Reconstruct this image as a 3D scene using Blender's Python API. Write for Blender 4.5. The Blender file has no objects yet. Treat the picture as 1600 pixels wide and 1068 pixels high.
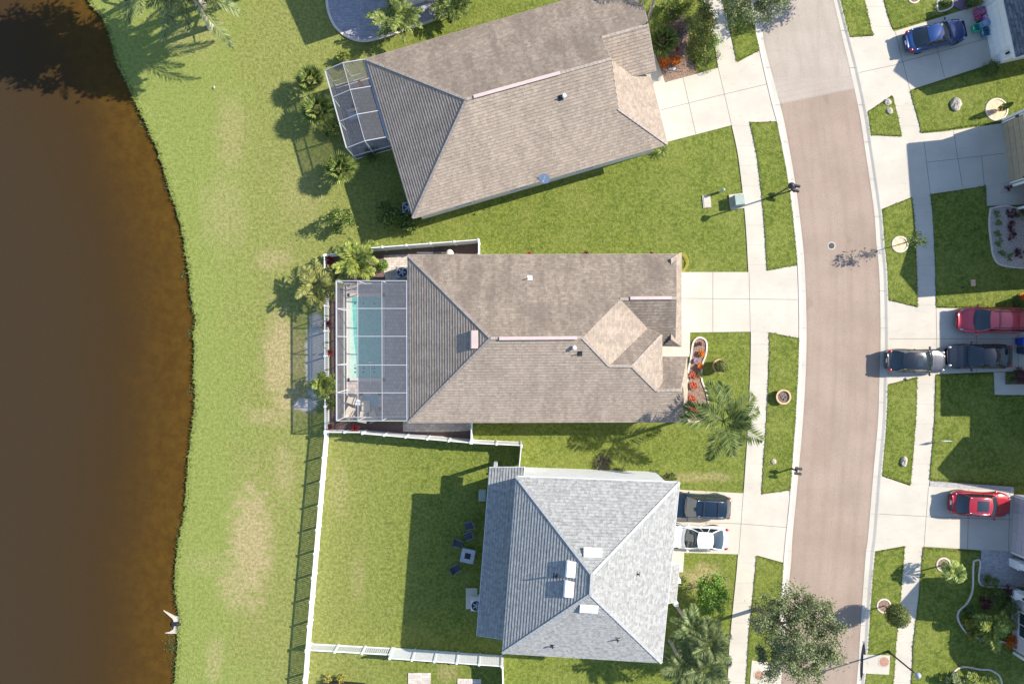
import bpy, math, random
from mathutils import Vector, Matrix
from mathutils.geometry import tessellate_polygon
R = math.radians
scene = bpy.context.scene
COL = scene.collection

# ---------------------------------------------------------------- camera, light, exposure
S, H = 20.0, 54.0                      # photo pixels per metre on the ground, camera height
cam = bpy.data.cameras.new('camera'); cam.sensor_width = 36; cam.lens = 36 * H / 80.0
cam.clip_end = 5000
camo = bpy.data.objects.new('camera', cam); COL.objects.link(camo)
camo.location = (0, 0, H); camo.rotation_euler = (0, 0, 0); scene.camera = camo

SUN_EL, SUN_AZ = R(35.8), math.atan2(0.305, 0.952)      # azimuth measured from +X towards +Y
sd = Vector((math.cos(SUN_EL) * math.cos(SUN_AZ), math.cos(SUN_EL) * math.sin(SUN_AZ), math.sin(SUN_EL)))
world = bpy.data.worlds.new('World'); scene.world = world; world.use_nodes = True
wn = world.node_tree.nodes; wl = world.node_tree.links
bg = wn['Background']
sky = wn.new('ShaderNodeTexSky'); sky.sky_type = 'NISHITA'; sky.sun_disc = False
sky.sun_elevation = SUN_EL; sky.sun_rotation = math.pi / 2 - SUN_AZ
sky.air_density = 1.0; sky.dust_density = 0.6; sky.ozone_density = 2.8
wl.new(sky.outputs[0], bg.inputs[0]); bg.inputs[1].default_value = 0.145
sl = bpy.data.lights.new('sun', 'SUN'); sl.energy = 5.0; sl.angle = R(0.5); sl.color = (1.0, 0.93, 0.82)
so = bpy.data.objects.new('sun', sl); COL.objects.link(so)
so.rotation_euler = sd.to_track_quat('Z', 'Y').to_euler(); so.location = (60, 20, 60)
scene.view_settings.view_transform = 'Standard'; scene.view_settings.look = 'None'
scene.view_settings.exposure = 0.88; scene.view_settings.gamma = 1.0
scene.cycles.max_bounces = 8; scene.cycles.transparent_max_bounces = 16

# ---------------------------------------------------------------- helpers
def W(px, py, z=0.0):
    """photo pixel -> world point at height z"""
    k = (1 - z / H) / S
    return Vector(((px - 800) * k, (534 - py) * k, z))
def G(px, py, z=0.0):
    """ground-plan position (pixel grid of the ground) at height z"""
    return Vector(((px - 800) / S, (534 - py) / S, z))
def ray_plane(px, py, a, b, c):
    n = (b - a).cross(c - a); o = Vector((0, 0, H)); d = W(px, py, 0) - o
    return o + d * ((a - o).dot(n) / d.dot(n))
def spline(pts, n=6):
    pts = [Vector(p) for p in pts]; out = []
    P = [pts[0] * 2 - pts[1]] + pts + [pts[-1] * 2 - pts[-2]]
    for i in range(1, len(P) - 2):
        for k in range(n):
            t = k / n
            out.append(0.5 * ((2 * P[i]) + (-P[i-1] + P[i+1]) * t + (2*P[i-1] - 5*P[i] + 4*P[i+1] - P[i+2]) * t*t + (-P[i-1] + 3*P[i] - 3*P[i+1] + P[i+2]) * t**3))
    out.append(pts[-1]); return out

class MB:
    def __init__(s): s.v = []; s.f = []; s.m = []; s.uv = {}; s.mi = 0
    def add(s, vs, fs, mi=None):
        b = len(s.v); s.v += [Vector(v) for v in vs]
        for f in fs: s.f.append([b + i for i in f]); s.m.append(s.mi if mi is None else mi)
        return b
    def face(s, vs, mi=None): return s.add(vs, [list(range(len(vs)))], mi)
    def box(s, c, d, rz=0.0, M=None, mi=None):
        c = Vector(c); x, y, z = d[0] / 2, d[1] / 2, d[2] / 2
        vs = [Vector(p) for p in ((-x,-y,-z),(x,-y,-z),(x,y,-z),(-x,y,-z),(-x,-y,z),(x,-y,z),(x,y,z),(-x,y,z))]
        if M is None: M = Matrix.Rotation(rz, 3, 'Z')
        s.add([M @ v + c for v in vs], [(3,2,1,0),(4,5,6,7),(0,1,5,4),(1,2,6,5),(2,3,7,6),(3,0,4,7)], mi)
    def bar(s, a, b, w, h, mi=None, up=Vector((0,0,1))):
        """box section bar from a to b (centre line)"""
        a, b = Vector(a), Vector(b); d = b - a; L = d.length; d.normalize()
        if abs(d.dot(up)) > .99: up = Vector((1, 0, 0))
        sx = d.cross(up).normalized(); u = sx.cross(d).normalized()
        M = Matrix((d, sx, u)).transposed()
        s.box((a + b) / 2, (L, w, h), M=M, mi=mi)
    def prism(s, poly, z0, z1, mi=None, bottom=False):
        poly = [Vector((p[0], p[1], 0)) for p in poly]
        ar = sum(poly[i].x * poly[(i+1) % len(poly)].y - poly[(i+1) % len(poly)].x * poly[i].y for i in range(len(poly)))
        if ar < 0: poly.reverse()
        n = len(poly); lo = [Vector((p.x, p.y, z0)) for p in poly]; hi = [Vector((p.x, p.y, z1)) for p in poly]
        b = s.add(lo + hi, [], mi)
        for t in tessellate_polygon([hi]):
            t = list(t); q = [hi[i] for i in t]
            if (q[1] - q[0]).cross(q[2] - q[0]).z < 0: t.reverse()
            s.f.append([b + n + i for i in t]); s.m.append(s.mi if mi is None else mi)
            if bottom: s.f.append([b + i for i in reversed(t)]); s.m.append(s.mi if mi is None else mi)
        for i in range(n):
            j = (i + 1) % n; s.f.append([b+i, b+j, b+n+j, b+n+i]); s.m.append(s.mi if mi is None else mi)
    def tube(s, pts, rs, n=8, mi=None, cap=True):
        pts = [Vector(p) for p in pts]; rs = rs if isinstance(rs, (list, tuple)) else [rs] * len(pts)
        b = len(s.v); fs = []; vs = []
        for i, p in enumerate(pts):
            d = (pts[min(i+1, len(pts)-1)] - pts[max(i-1, 0)]).normalized()
            ref = Vector((0, 0, 1)) if abs(d.z) < .9 else Vector((1, 0, 0))
            x = d.cross(ref).normalized(); y = d.cross(x)
            for k in range(n):
                a = 2 * math.pi * k / n; vs.append(p + (x * math.cos(a) + y * math.sin(a)) * rs[i])
        for i in range(len(pts) - 1):
            for k in range(n):
                k2 = (k + 1) % n; fs.append((i*n+k, i*n+k2, (i+1)*n+k2, (i+1)*n+k))
        if cap: fs.append(list(range(n))); fs.append(list(reversed(range((len(pts)-1)*n, len(pts)*n))))
        s.add(vs, fs, mi)
    def cyl(s, c, r, z0, z1, n=20, mi=None, r2=None):
        s.tube([(c[0], c[1], z0), (c[0], c[1], z1)], [r, r if r2 is None else r2], n, mi)
    def lathe(s, c, prof, n=24, mi=None):
        """prof: list of (r, z)"""
        vs = []; fs = []; m = len(prof)
        for k in range(n):
            a = 2 * math.pi * k / n
            for r, z in prof: vs.append(Vector((c[0] + r * math.cos(a), c[1] + r * math.sin(a), z)))
        for k in range(n):
            k2 = (k + 1) % n
            for i in range(m - 1): fs.append((k*m+i, k2*m+i, k2*m+i+1, k*m+i+1))
        s.add(vs, fs, mi)
    def blob(s, c, r, nu=10, nv=7, jit=0.0, mi=None, rnd=random):
        c = Vector(c); r = Vector(r) if hasattr(r, '__len__') else Vector((r, r, r)); vs = []; fs = []
        for j in range(nv + 1):
            th = math.pi * j / nv
            for i in range(nu):
                a = 2 * math.pi * i / nu; q = 1 + rnd.uniform(-jit, jit)
                vs.append(c + Vector((r.x * math.sin(th) * math.cos(a) * q, r.y * math.sin(th) * math.sin(a) * q, r.z * math.cos(th) * q)))
        for j in range(nv):
            for i in range(nu):
                k = (i + 1) % nu; fs.append((j*nu+i, (j+1)*nu+i, (j+1)*nu+k, j*nu+k))
        s.add(vs, fs, mi)
    def build(s, name, mats, parent=None, smooth=False, base=None):
        me = bpy.data.meshes.new(name)
        o = bpy.data.objects.new(name, me); COL.objects.link(o)
        off = Vector((0, 0, 0))
        if parent is not None:
            o.parent = parent; p = parent
            while p is not None: off += p.location; p = p.parent
        elif base is not None: off = Vector(base)
        elif s.v:
            off = Vector(((min(v.x for v in s.v) + max(v.x for v in s.v)) / 2, (min(v.y for v in s.v) + max(v.y for v in s.v)) / 2, min(v.z for v in s.v)))
        me.from_pydata([tuple(v - off) for v in s.v], [], s.f)
        if parent is None: o.location = off
        mats = mats if isinstance(mats, (list, tuple)) else [mats]
        for m in mats: me.materials.append(m)
        me.polygons.foreach_set('material_index', s.m)
        if s.uv:
            uvl = me.uv_layers.new(name='UVMap')
            for fi, uvs in s.uv.items():
                for li, uv in zip(me.polygons[fi].loop_indices, uvs): uvl.data[li].uv = uv
        if smooth: me.polygons.foreach_set('use_smooth', [True] * len(me.polygons))
        me.update(); return o

def tag(o, label=None, cat=None, group=None, kind=None):
    if label: o['label'] = label
    if cat: o['category'] = cat
    if group: o['group'] = group
    if kind: o['kind'] = kind
    return o
def thing(name, label, cat, loc=(0, 0, 0), group=None):
    o = bpy.data.objects.new(name, None); COL.objects.link(o); o.location = loc; o.empty_display_size = .3
    return tag(o, label, cat, group)
def copy_tree(o, parent=None):
    c = o.copy(); COL.objects.link(c); c.parent = parent
    if parent is None:
        for k in ('label',):
            if k in c: del c[k]
    for ch in [x for x in COL.objects if x.parent == o]: copy_tree(ch, c)
    return c

# ---------------------------------------------------------------- materials
class NT:
    def __init__(s, name):
        s.mat = bpy.data.materials.new(name); s.mat.use_nodes = True
        s.n = s.mat.node_tree.nodes; s.l = s.mat.node_tree.links; s.b = s.n['Principled BSDF']; s.out = s.n['Material Output']
    def node(s, t, **kw):
        o = s.n.new(t)
        for k, v in kw.items(): setattr(o, k, v)
        return o
    def put(s, sock, v):
        if hasattr(v, 'is_output') or isinstance(v, bpy.types.NodeSocket): s.l.new(v, sock)
        else: sock.default_value = v
    def pos(s): return s.node('ShaderNodeNewGeometry').outputs['Position']
    def obj(s): return s.node('ShaderNodeTexCoord').outputs['Object']
    def uvc(s): return s.node('ShaderNodeTexCoord').outputs['UV']
    def island(s): return s.node('ShaderNodeNewGeometry').outputs['Random Per Island']
    def scale(s, v, sc, rot=0.0):
        m = s.node('ShaderNodeMapping'); s.put(m.inputs[0], v); m.inputs['Scale'].default_value = sc; m.inputs['Rotation'].default_value = (0, 0, rot); return m.outputs[0]
    def noise(s, v, sc, det=3, rough=.55, dist=0.0):
        t = s.node('ShaderNodeTexNoise'); s.put(t.inputs['Vector'], v); t.inputs['Scale'].default_value = sc
        t.inputs['Detail'].default_value = det; t.inputs['Roughness'].default_value = rough; t.inputs['Distortion'].default_value = dist
        return t.outputs['Fac']
    def ramp(s, f, a, b, c0=0.0, c1=1.0):
        m = s.node('ShaderNodeMapRange'); m.interpolation_type = 'SMOOTHSTEP'; s.put(m.inputs[0], f)
        m.inputs[1].default_value = a; m.inputs[2].default_value = b; m.inputs[3].default_value = c0; m.inputs[4].default_value = c1; return m.outputs[0]
    def math(s, op, a, b=0.0, c=None):
        m = s.node('ShaderNodeMath', operation=op); s.put(m.inputs[0], a); s.put(m.inputs[1], b)
        if c is not None: s.put(m.inputs[2], c)
        return m.outputs[0]
    def mix(s, f, a, b, mode='MIX'):
        m = s.node('ShaderNodeMix', data_type='RGBA', blend_type=mode); s.put(m.inputs[0], f)
        for k, v in ((6, a), (7, b)):
            if isinstance(v, (tuple, list)): v = tuple(v) + ((1.0,) if len(v) == 3 else ())
            s.put(m.inputs[k], v)
        return m.outputs[2]
    def bump(s, h, strength=.5, dist=.02):
        b = s.node('ShaderNodeBump'); s.put(b.inputs['Height'], h); b.inputs['Strength'].default_value = strength
        b.inputs['Distance'].default_value = dist; s.l.new(b.outputs[0], s.b.inputs['Normal']); return b
    def set(s, **kw):
        names = dict(color='Base Color', rough='Roughness', metal='Metallic', spec='Specular IOR Level', coat='Coat Weight', alpha='Alpha', trans='Transmission Weight', ior='IOR', sheen='Sheen Weight', emit='Emission Color', emits='Emission Strength')
        for k, v in kw.items():
            i = s.b.inputs[names[k]]
            if isinstance(v, (tuple, list)): v = tuple(v) + ((1.0,) if len(v) == 3 else ())
            s.put(i, v)
        return s

def M(name, c, c2=None, sc=4.0, rough=.75, metal=0.0, spec=.4, coat=0.0, bump=0.0, bsc=30.0, bd=.01, lo=.35, hi=.65):
    t = NT(name)
    if c2 is None: col = tuple(c)
    else: col = t.mix(t.ramp(t.noise(t.obj(), sc, 5), lo, hi), c, c2)
    t.set(color=col, rough=rough, metal=metal, spec=spec, coat=coat)
    if bump: t.bump(t.noise(t.obj(), bsc, 4), bump, bd)
    return t.mat

def M_lawn(name, lush=0.0, dry=True):
    t = NT(name); p = t.pos()
    n1 = t.noise(p, .28, 4); n2 = t.noise(p, 1.3, 4, .6); n3 = t.noise(p, 4.2, 6, .78); n4 = t.noise(p, 11.0, 4, .8)
    # tufts: mown direction stretched a little
    green_d, green_m, green_l = (.092, .132, .016), (.205, .242, .036), (.335, .352, .095)
    c = t.mix(t.ramp(n2, .34, .66), green_d, green_m)
    c = t.mix(t.math('MULTIPLY', t.ramp(n3, .42, .70), .75), c, green_l)
    c = t.mix(t.math('MULTIPLY', t.ramp(n4, .44, .62), .42), t.mix(.5, c, (.03, .05, .006)), c)
    c = t.mix(.40, c, t.mix(t.ramp(n3, .40, .62), green_d, (.255, .292, .060)))
    c = t.mix(t.math('MULTIPLY', t.ramp(n1, .45, .68), .38), c, t.mix(.5, c, (.30, .30, .085)))
    c = t.mix(t.math('MULTIPLY', t.ramp(t.noise(p, .75, 5, .7), .53, .68), .40), c, t.mix(.45, c, (.055, .10, .012)))
    if dry:
        sx = t.node('ShaderNodeSeparateXYZ'); t.put(sx.inputs[0], p)
        # paler, thinner turf towards the pond
        wob = t.math('ADD', sx.outputs[0], t.math('MULTIPLY', t.math('SUBTRACT', n1, .5), 9.0))
        west = t.ramp(wob, -4.0, -17.0)
        pale = t.mix(t.ramp(n3, .36, .64), (.158, .185, .042), (.345, .335, .112)); pale = t.mix(t.math('MULTIPLY', t.ramp(n4, .44, .62), .4), pale, (.10, .125, .03))
        c = t.mix(t.math('MULTIPLY', west, .80), c, pale)
        # strip near the water is mown shorter and greener
        bank = t.math('MULTIPLY', t.ramp(wob, -19.5, -23.0), .65)
        c = t.mix(bank, c, t.mix(t.ramp(n3, .3, .7), (.150, .205, .040), (.265, .305, .080)))
        stp = t.math('SINE', t.math('MULTIPLY', wob, 5.6)); c = t.mix(t.math('MULTIPLY', t.ramp(stp, .0, 1.0), .16), c, t.mix(.5, c, (.36, .37, .12)))
        # worn straw coloured patches
        m = None
        for (cx, cy, rx, ry, a) in ((392, 850, 42, 120, 1.0), (440, 560, 36, 95, 1.0), (455, 622, 40, 42, .9), (300, 60, 55, 40, .3), (420, 650, 50, 20, .6), (372, 910, 40, 55, .7), (560, 900, 14, 50, .3), (335, 880, 60, 25, .25),
                                   (425, 405, 40, 22, .55), (360, 210, 30, 80, .45), (350, 330, 45, 80, .35), (470, 560, 18, 60, .6), (1100, 905, 40, 28, .9), (1195, 885, 20, 30, .6), (335, 1030, 18, 50, .5), (1085, 745, 90, 10, .6), (660, 700, 60, 12, .0), (530, 760, 20, 60, .3), (700, 1050, 20, 25, .5), (470, 300, 45, 60, .25), (445, 735, 22, 55, .5), (1060, 90, 45, 30, .35)):
            q = W(cx, cy); v = t.node('ShaderNodeVectorMath', operation='SUBTRACT'); t.put(v.inputs[0], p); v.inputs[1].default_value = q
            v2 = t.node('ShaderNodeVectorMath', operation='MULTIPLY'); t.put(v2.inputs[0], v.outputs[0]); v2.inputs[1].default_value = (S / rx, S / ry, 0)
            L = t.node('ShaderNodeVectorMath', operation='LENGTH'); t.put(L.inputs[0], v2.outputs[0])
            d = t.math('ADD', L.outputs['Value'], t.math('ADD', t.math('MULTIPLY', t.math('SUBTRACT', n2, .5), 1.8), t.math('MULTIPLY', t.math('SUBTRACT', n3, .5), 1.0)))
            d = t.math('MULTIPLY', t.ramp(d, 1.1, .35), a)
            m = d if m is None else t.math('MAXIMUM', m, d)
        straw = t.mix(t.ramp(n3, .36, .66), (.27, .215, .09), (.50, .40, .235))
        c = t.mix(t.math('MULTIPLY', m, .76), c, straw)
    if dry:
        mm = None
        for (cx, cy, rx, ry) in ((493, 560, 17, 78), (478, 632, 20, 11)):
            q = W(cx, cy); v = t.node('ShaderNodeVectorMath', operation='SUBTRACT'); t.put(v.inputs[0], p); v.inputs[1].default_value = q
            v2 = t.node('ShaderNodeVectorMath', operation='MULTIPLY'); t.put(v2.inputs[0], v.outputs[0]); v2.inputs[1].default_value = (S / rx, S / ry, 0)
            L = t.node('ShaderNodeVectorMath', operation='LENGTH'); t.put(L.inputs[0], v2.outputs[0])
            d = t.ramp(t.math('ADD', L.outputs['Value'], t.math('MULTIPLY', t.math('SUBTRACT', n2, .5), 1.2)), 1.1, .7)
            mm = d if mm is None else t.math('MAXIMUM', mm, d)
        c = t.mix(mm, c, t.mix(n3, (.42, .37, .31), (.58, .54, .48)))
    t.set(color=c, rough=.9, spec=.15)
    h = t.math('ADD', t.math('MULTIPLY', n3, .6), t.math('MULTIPLY', n4, .7))
    t.bump(h, .85, .14)
    return t.mat

def M_concrete(name, c=(.485, .443, .37), dirt=.38):
    t = NT(name); p = t.pos()
    n = t.noise(p, .5, 5, .6); f = t.noise(p, 22, 3); st = t.noise(t.scale(p, (1.0, 2.5, 1)), 1.6, 5, .65)
    col = t.mix(t.ramp(n, .3, .7), [x * .93 for x in c], [min(.8, x * 1.05) for x in c])
    col = t.mix(t.math('MULTIPLY', t.ramp(st, .56, .75), dirt), col, [x * .62 for x in c])
    col = t.mix(t.math('MULTIPLY', t.ramp(f, .5, .7), .10), col, [x * .7 for x in c])
    t.set(color=col, rough=.85, spec=.25); t.bump(f, .25, .006); return t.mat

def M_asphalt(name, a, b):
    t = NT(name); p = t.pos()
    n = t.noise(p, .35, 5, .6); f = t.noise(p, 30, 2, .8); g = t.noise(t.scale(p, (2.2, .12, 1), R(-4)), 1.0, 5, .6)
    col = t.mix(t.ramp(n, .3, .7), a, b)
    col = t.mix(t.math('MULTIPLY', t.ramp(g, .5, .72), .22), col, [x * .72 for x in a])
    col = t.mix(t.math('MULTIPLY', t.ramp(t.noise(p, 7, 5, .85), .46, .66), .45), col, [x * .72 for x in a])
    uv = t.node('ShaderNodeSeparateXYZ'); t.put(uv.inputs[0], t.uvc()); u = uv.outputs[0]
    wn_ = t.noise(p, .9, 4)
    for k in (.19, .40, .60, .81):
        dd = t.math('ABSOLUTE', t.math('SUBTRACT', u, k)); col = t.mix(t.math('MULTIPLY', t.ramp(dd, .055, .0), t.math('MULTIPLY', wn_, .34)), col, [x * .74 for x in a])
    dd = t.math('ABSOLUTE', t.math('SUBTRACT', u, t.math('ADD', .497, t.math('MULTIPLY', wn_, .006)))); col = t.mix(t.math('MULTIPLY', t.ramp(dd, .005, .0), .22), col, [x * .5 for x in a])
    col = t.mix(t.math('MULTIPLY', t.ramp(t.noise(p, .55, 3, .5, .6), .66, .74), .30), col, [x * .62 for x in a])
    for k in (.015, .985):
        dd = t.math('ABSOLUTE', t.math('SUBTRACT', u, k)); col = t.mix(t.math('MULTIPLY', t.ramp(dd, .05, .0), t.math('MULTIPLY', wn_, .55)), col, [x * .6 for x in a])
    t.set(color=col, rough=.9, spec=.2); t.bump(f, .4, .01); return t.mat

def M_roof(name, c1, c2, dark, stain=0.0, stainc=(.06, .05, .045), course=.22, wide=.30, patch=None, lines=.45):
    t = NT(name); uv = t.uvc()
    jx = t.node('ShaderNodeVectorMath', operation='ADD'); t.put(jx.inputs[0], uv)
    br = t.node('ShaderNodeTexBrick'); t.put(br.inputs['Vector'], uv)
    br.offset = .5; br.offset_frequency = 2; br.squash = .8; br.squash_frequency = 3
    for k, v in (('Color1', (0, 0, 0, 1)), ('Color2', (1, 1, 1, 1)), ('Mortar', (.5, .5, .5, 1))): br.inputs[k].default_value = v
    br.inputs['Scale'].default_value = 1.0; br.inputs['Mortar Size'].default_value = .004; br.inputs['Mortar Smooth'].default_value = .1
    br.inputs['Bias'].default_value = 0; br.inputs['Brick Width'].default_value = wide; br.inputs['Row Height'].default_value = course
    rv = br.outputs['Color']
    n1 = t.noise(uv, .45, 4); n2 = t.noise(t.scale(uv, (3.2, 4.8, 1)), 1.0, 3, .7); n3 = t.noise(uv, 14.0, 2)
    col = t.mix(t.ramp(rv, .1, .9), c1, c2)
    col = t.mix(t.math('MULTIPLY', t.ramp(n2, .46, .68), .75), col, dark)
    col = t.mix(t.math('MULTIPLY', t.ramp(n3, .42, .7), .35), col, [x * .7 for x in c1])
    if stain:
        stn = t.noise(t.scale(uv, (.85, .16, 1)), 1.3, 5, .62, .4)
        col = t.mix(t.math('MULTIPLY', t.ramp(stn, .40, .68), stain), col, stainc)
        col = t.mix(t.math('MULTIPLY', t.ramp(n1, .42, .62), stain * .55), col, stainc)
    sv = t.node('ShaderNodeSeparateXYZ'); t.put(sv.inputs[0], uv)
    fr = t.math('FRACT', t.math('ADD', t.math('DIVIDE', sv.outputs[1], course), t.math('MULTIPLY', t.math('SUBTRACT', n2, .5), .25)))
    saw = t.math('SUBTRACT', 1.0, fr)
    # the dark slot under each butt edge
    slot = t.math('MULTIPLY', t.ramp(fr, .80, .94), lines)
    col = t.mix(slot, col, [x * .30 for x in dark])
    t.set(color=col, rough=.92, spec=.15)
    h = t.math('ADD', t.math('MULTIPLY', rv, .5), t.math('MULTIPLY', n2, .6))
    t.bump(h, .8, .03); return t.mat

def M_leaf(name, c, c2, trans=.14, rough=.55, spec=.3):
    c, c2 = [x * 1.0 for x in c], [min(.75, x * 1.6) for x in c2]
    t = NT(name); r = t.island(); n = t.noise(t.obj(), 1.2, 2)
    f = t.math('ADD', t.math('MULTIPLY', r, .75), t.math('MULTIPLY', t.math('SUBTRACT', n, .5), .9))
    t.set(color=t.mix(f, c, c2), rough=rough, spec=spec)
    tr = t.node('ShaderNodeBsdfTranslucent'); t.put(tr.inputs[0], t.mix(f, [min(1, x * 1.5) for x in c], [min(1, x * 1.5) for x in c2]))
    mx = t.node('ShaderNodeMixShader'); mx.inputs[0].default_value = trans
    t.l.new(t.b.outputs[0], mx.inputs[1]); t.l.new(tr.outputs[0], mx.inputs[2]); t.l.new(mx.outputs[0], t.out.inputs[0]); return t.mat

def M_brick(name, c1, c2, mortar, bw, rh, ms=.012, rot=0.0, bump=.4):
    t = NT(name); p = t.scale(t.pos(), (1, 1, 1), rot)
    br = t.node('ShaderNodeTexBrick'); t.put(br.inputs['Vector'], p); br.offset = .5
    for k, v in (('Color1', c1), ('Color2', c2), ('Mortar', mortar)): br.inputs[k].default_value = tuple(v) + (1,)
    br.inputs['Scale'].default_value = 1; br.inputs['Brick Width'].default_value = bw; br.inputs['Row Height'].default_value = rh
    br.inputs['Mortar Size'].default_value = ms
    n = t.noise(p, 3, 4); t.set(color=t.mix(t.math('MULTIPLY', t.ramp(n, .4, .7), .4), br.outputs['Color'], [x * .6 for x in c1]), rough=.85, spec=.2)
    t.bump(br.outputs['Fac'], -bump, .01); return t.mat

def M_screen(name, c=(.24, .24, .25), fac=.26):
    t = NT(name); t.set(color=c, rough=.6, spec=.3)
    tr = t.node('ShaderNodeBsdfTransparent'); mx = t.node('ShaderNodeMixShader'); mx.inputs[0].default_value = fac
    t.l.new(tr.outputs[0], mx.inputs[1]); t.l.new(t.b.outputs[0], mx.inputs[2]); t.l.new(mx.outputs[0], t.out.inputs[0]); return t.mat

def M_paint(name, c, flake=.0, rough=.22, coat=1.0):
    t = NT(name); n = t.noise(t.obj(), 260, 2)
    t.set(color=t.mix(t.math('MULTIPLY', n, .25), c, [x * .7 for x in c]), rough=rough, metal=flake, coat=coat, spec=.5); t.b.inputs['Coat Roughness'].default_value = .04; return t.mat

def M_water():
    t = NT('pond_water'); p = t.pos()
    at = t.node('ShaderNodeAttribute'); at.attribute_name = 'depth'
    n = t.noise(p, .25, 4); n2 = t.noise(p, 1.4, 5, .7); n3 = t.noise(p, 4.5, 3, .7)
    d = t.math('ADD', at.outputs['Fac'], t.math('MULTIPLY', t.math('SUBTRACT', n, .5), 3.0))
    shallow = t.mix(t.ramp(n2, .30, .72), (.060, .032, .0060), (.090, .049, .0085))
    shallow = t.mix(t.math('MULTIPLY', t.ramp(n3, .62, .74), .35), shallow, (.03, .016, .004))
    c = t.mix(t.ramp(d, -.5, 7.0), shallow, (.044, .0250, .0085))
    c = t.mix(t.ramp(d, 2.5, 13.0), c, (.040, .0275, .0150))
    t.set(color=c, rough=.14, spec=.16, ior=1.33)
    t.bump(t.math('ADD', t.noise(t.scale(p, (1, 1.6, 1)), 2.6, 3), t.math('MULTIPLY', n3, .4)), .22, .06); return t.mat

m_lawn = M_lawn('lawn_grass'); m_lush = M_lawn('verge_grass', dry=False)
m_water = M_water()
m_bank = M('bank_soil', (.06, .045, .022), (.11, .085, .045), 3, .9, bump=.6, bsc=8, bd=.05)
m_conc = M_concrete('concrete'); m_walk = M_concrete('sidewalk_concrete', (.48, .44, .365), .5); m_kerb = M_concrete('kerb_concrete', (.48, .445, .38), .4)
m_joint = M('joint_dark', (.17, .16, .15), rough=.9); m_jointsoft = M('joint_soft', (.36, .335, .30), rough=.9)
m_asph = M_asphalt('asphalt_brown', (.285, .218, .170), (.335, .260, .206)); m_asph2 = M_asphalt('asphalt_pale', (.345, .293, .245), (.395, .343, .29))
m_roofA = M_roof('shingle_tan', (.325, .263, .207), (.388, .316, .250), (.252, .205, .164), stain=.16)
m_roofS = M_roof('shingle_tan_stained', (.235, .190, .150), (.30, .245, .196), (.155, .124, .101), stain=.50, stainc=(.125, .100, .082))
m_roofG = M_roof('shingle_grey', (.285, .285, .272), (.355, .355, .34), (.175, .175, .170), stain=.0, wide=.24)
m_roofD = M_roof('shingle_charcoal', (.13, .13, .14), (.23, .23, .24), (.07, .07, .075))
m_cap = M('ridge_cap_tan', (.36, .30, .25), (.26, .22, .185), 6, .9, bump=.3); m_capG = M('ridge_cap_grey', (.40, .40, .385), (.32, .32, .31), 6, .9, bump=.3)
m_white = M('white_vinyl', (.78, .78, .77), (.72, .72, .71), 2, .45); m_trim = M('white_trim', (.74, .74, .73), rough=.5)
m_stuccoW = M('stucco_white', (.74, .74, .73), (.68, .68, .67), 1.5, .9, bump=.3, bsc=60); m_stuccoT = M('stucco_tan', (.36, .29, .20), (.42, .34, .24), 1.5, .9, bump=.3, bsc=60)
m_stuccoB = M('stucco_beige', (.60, .56, .50), (.66, .62, .56), 1.5, .9, bump=.3, bsc=60); m_stuccoP = M('stucco_mauve', (.50, .44, .46), (.56, .50, .51), 1.5, .9, bump=.3, bsc=60)
m_cage = M('cage_aluminium', (.40, .41, .43), rough=.45)
m_fasc = M('fascia_tan', (.40, .35, .30), (.34, .30, .26), 2, .6)
m_glass = M('window_glass', (.03, .045, .055), rough=.06, spec=.8); m_dark = M('dark_metal', (.02, .02, .022), rough=.45, spec=.5)
m_vent = M('ridge_vent_metal', (.52, .40, .37), (.46, .36, .33), 3, .5, spec=.4); m_pvc = M('pvc_white', (.76, .76, .75), rough=.4)
m_galv = M('galvanised', (.42, .44, .46), (.34, .36, .38), 5, .45, metal=.6); m_green = M('utility_green', (.30, .36, .31), (.25, .31, .27), 4, .55)
m_mulch = M('mulch', (.16, .10, .075), (.32, .22, .16), 12, .95, bump=1.0, bsc=18, bd=.06); m_mulchd = M('mulch_dark', (.10, .065, .055), (.22, .15, .13), 14, .95, bump=1.0, bsc=18, bd=.06)
m_pebble = M('pebbles', (.36, .28, .24), (.62, .54, .47), 11, .9, bump=1.0, bsc=13, bd=.05); m_sand = M('sandy_soil', (.55, .40, .25), (.66, .50, .33), 6, .95, bump=.5, bsc=14, bd=.03)
m_edge = M('bed_edging', (.58, .50, .42), (.66, .58, .50), 5, .85, bump=.3)
m_paver = M_brick('pavers', (.46, .40, .35), (.66, .57, .49), (.30, .26, .23), .40, .20); m_paver2 = M_brick('drive_pavers', (.34, .33, .34), (.50, .47, .45), (.24, .23, .22), .22, .11); m_paver3 = M_brick('deck_pavers', (.40, .35, .33), (.56, .48, .43), (.25, .22, .21), .30, .30)
m_bark = M('bark', (.20, .16, .12), (.30, .25, .20), 10, .9, bump=.6, bsc=20, bd=.02); m_palmbark = M('palm_trunk', (.40, .35, .30), (.27, .23, .20), 7, .9, bump=.6, bsc=14, bd=.02)
m_oak = M_leaf('oak_leaf', (.066, .086, .034), (.245, .270, .125)); m_leafg = M_leaf('shrub_leaf', (.038, .074, .012), (.155, .195, .042)); m_bright = M_leaf('bright_leaf', (.055, .13, .018), (.20, .30, .045))
m_palm = M_leaf('palm_leaf', (.034, .064, .010), (.160, .190, .052)); m_palmy = M_leaf('areca_leaf', (.095, .140, .022), (.285, .300, .065)); m_palmo = M_leaf('olive_palm_leaf', (.075, .095, .020), (.245, .240, .072)); m_silver = M_leaf('grey_palm_leaf', (.062, .092, .030), (.245, .275, .110))
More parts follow.
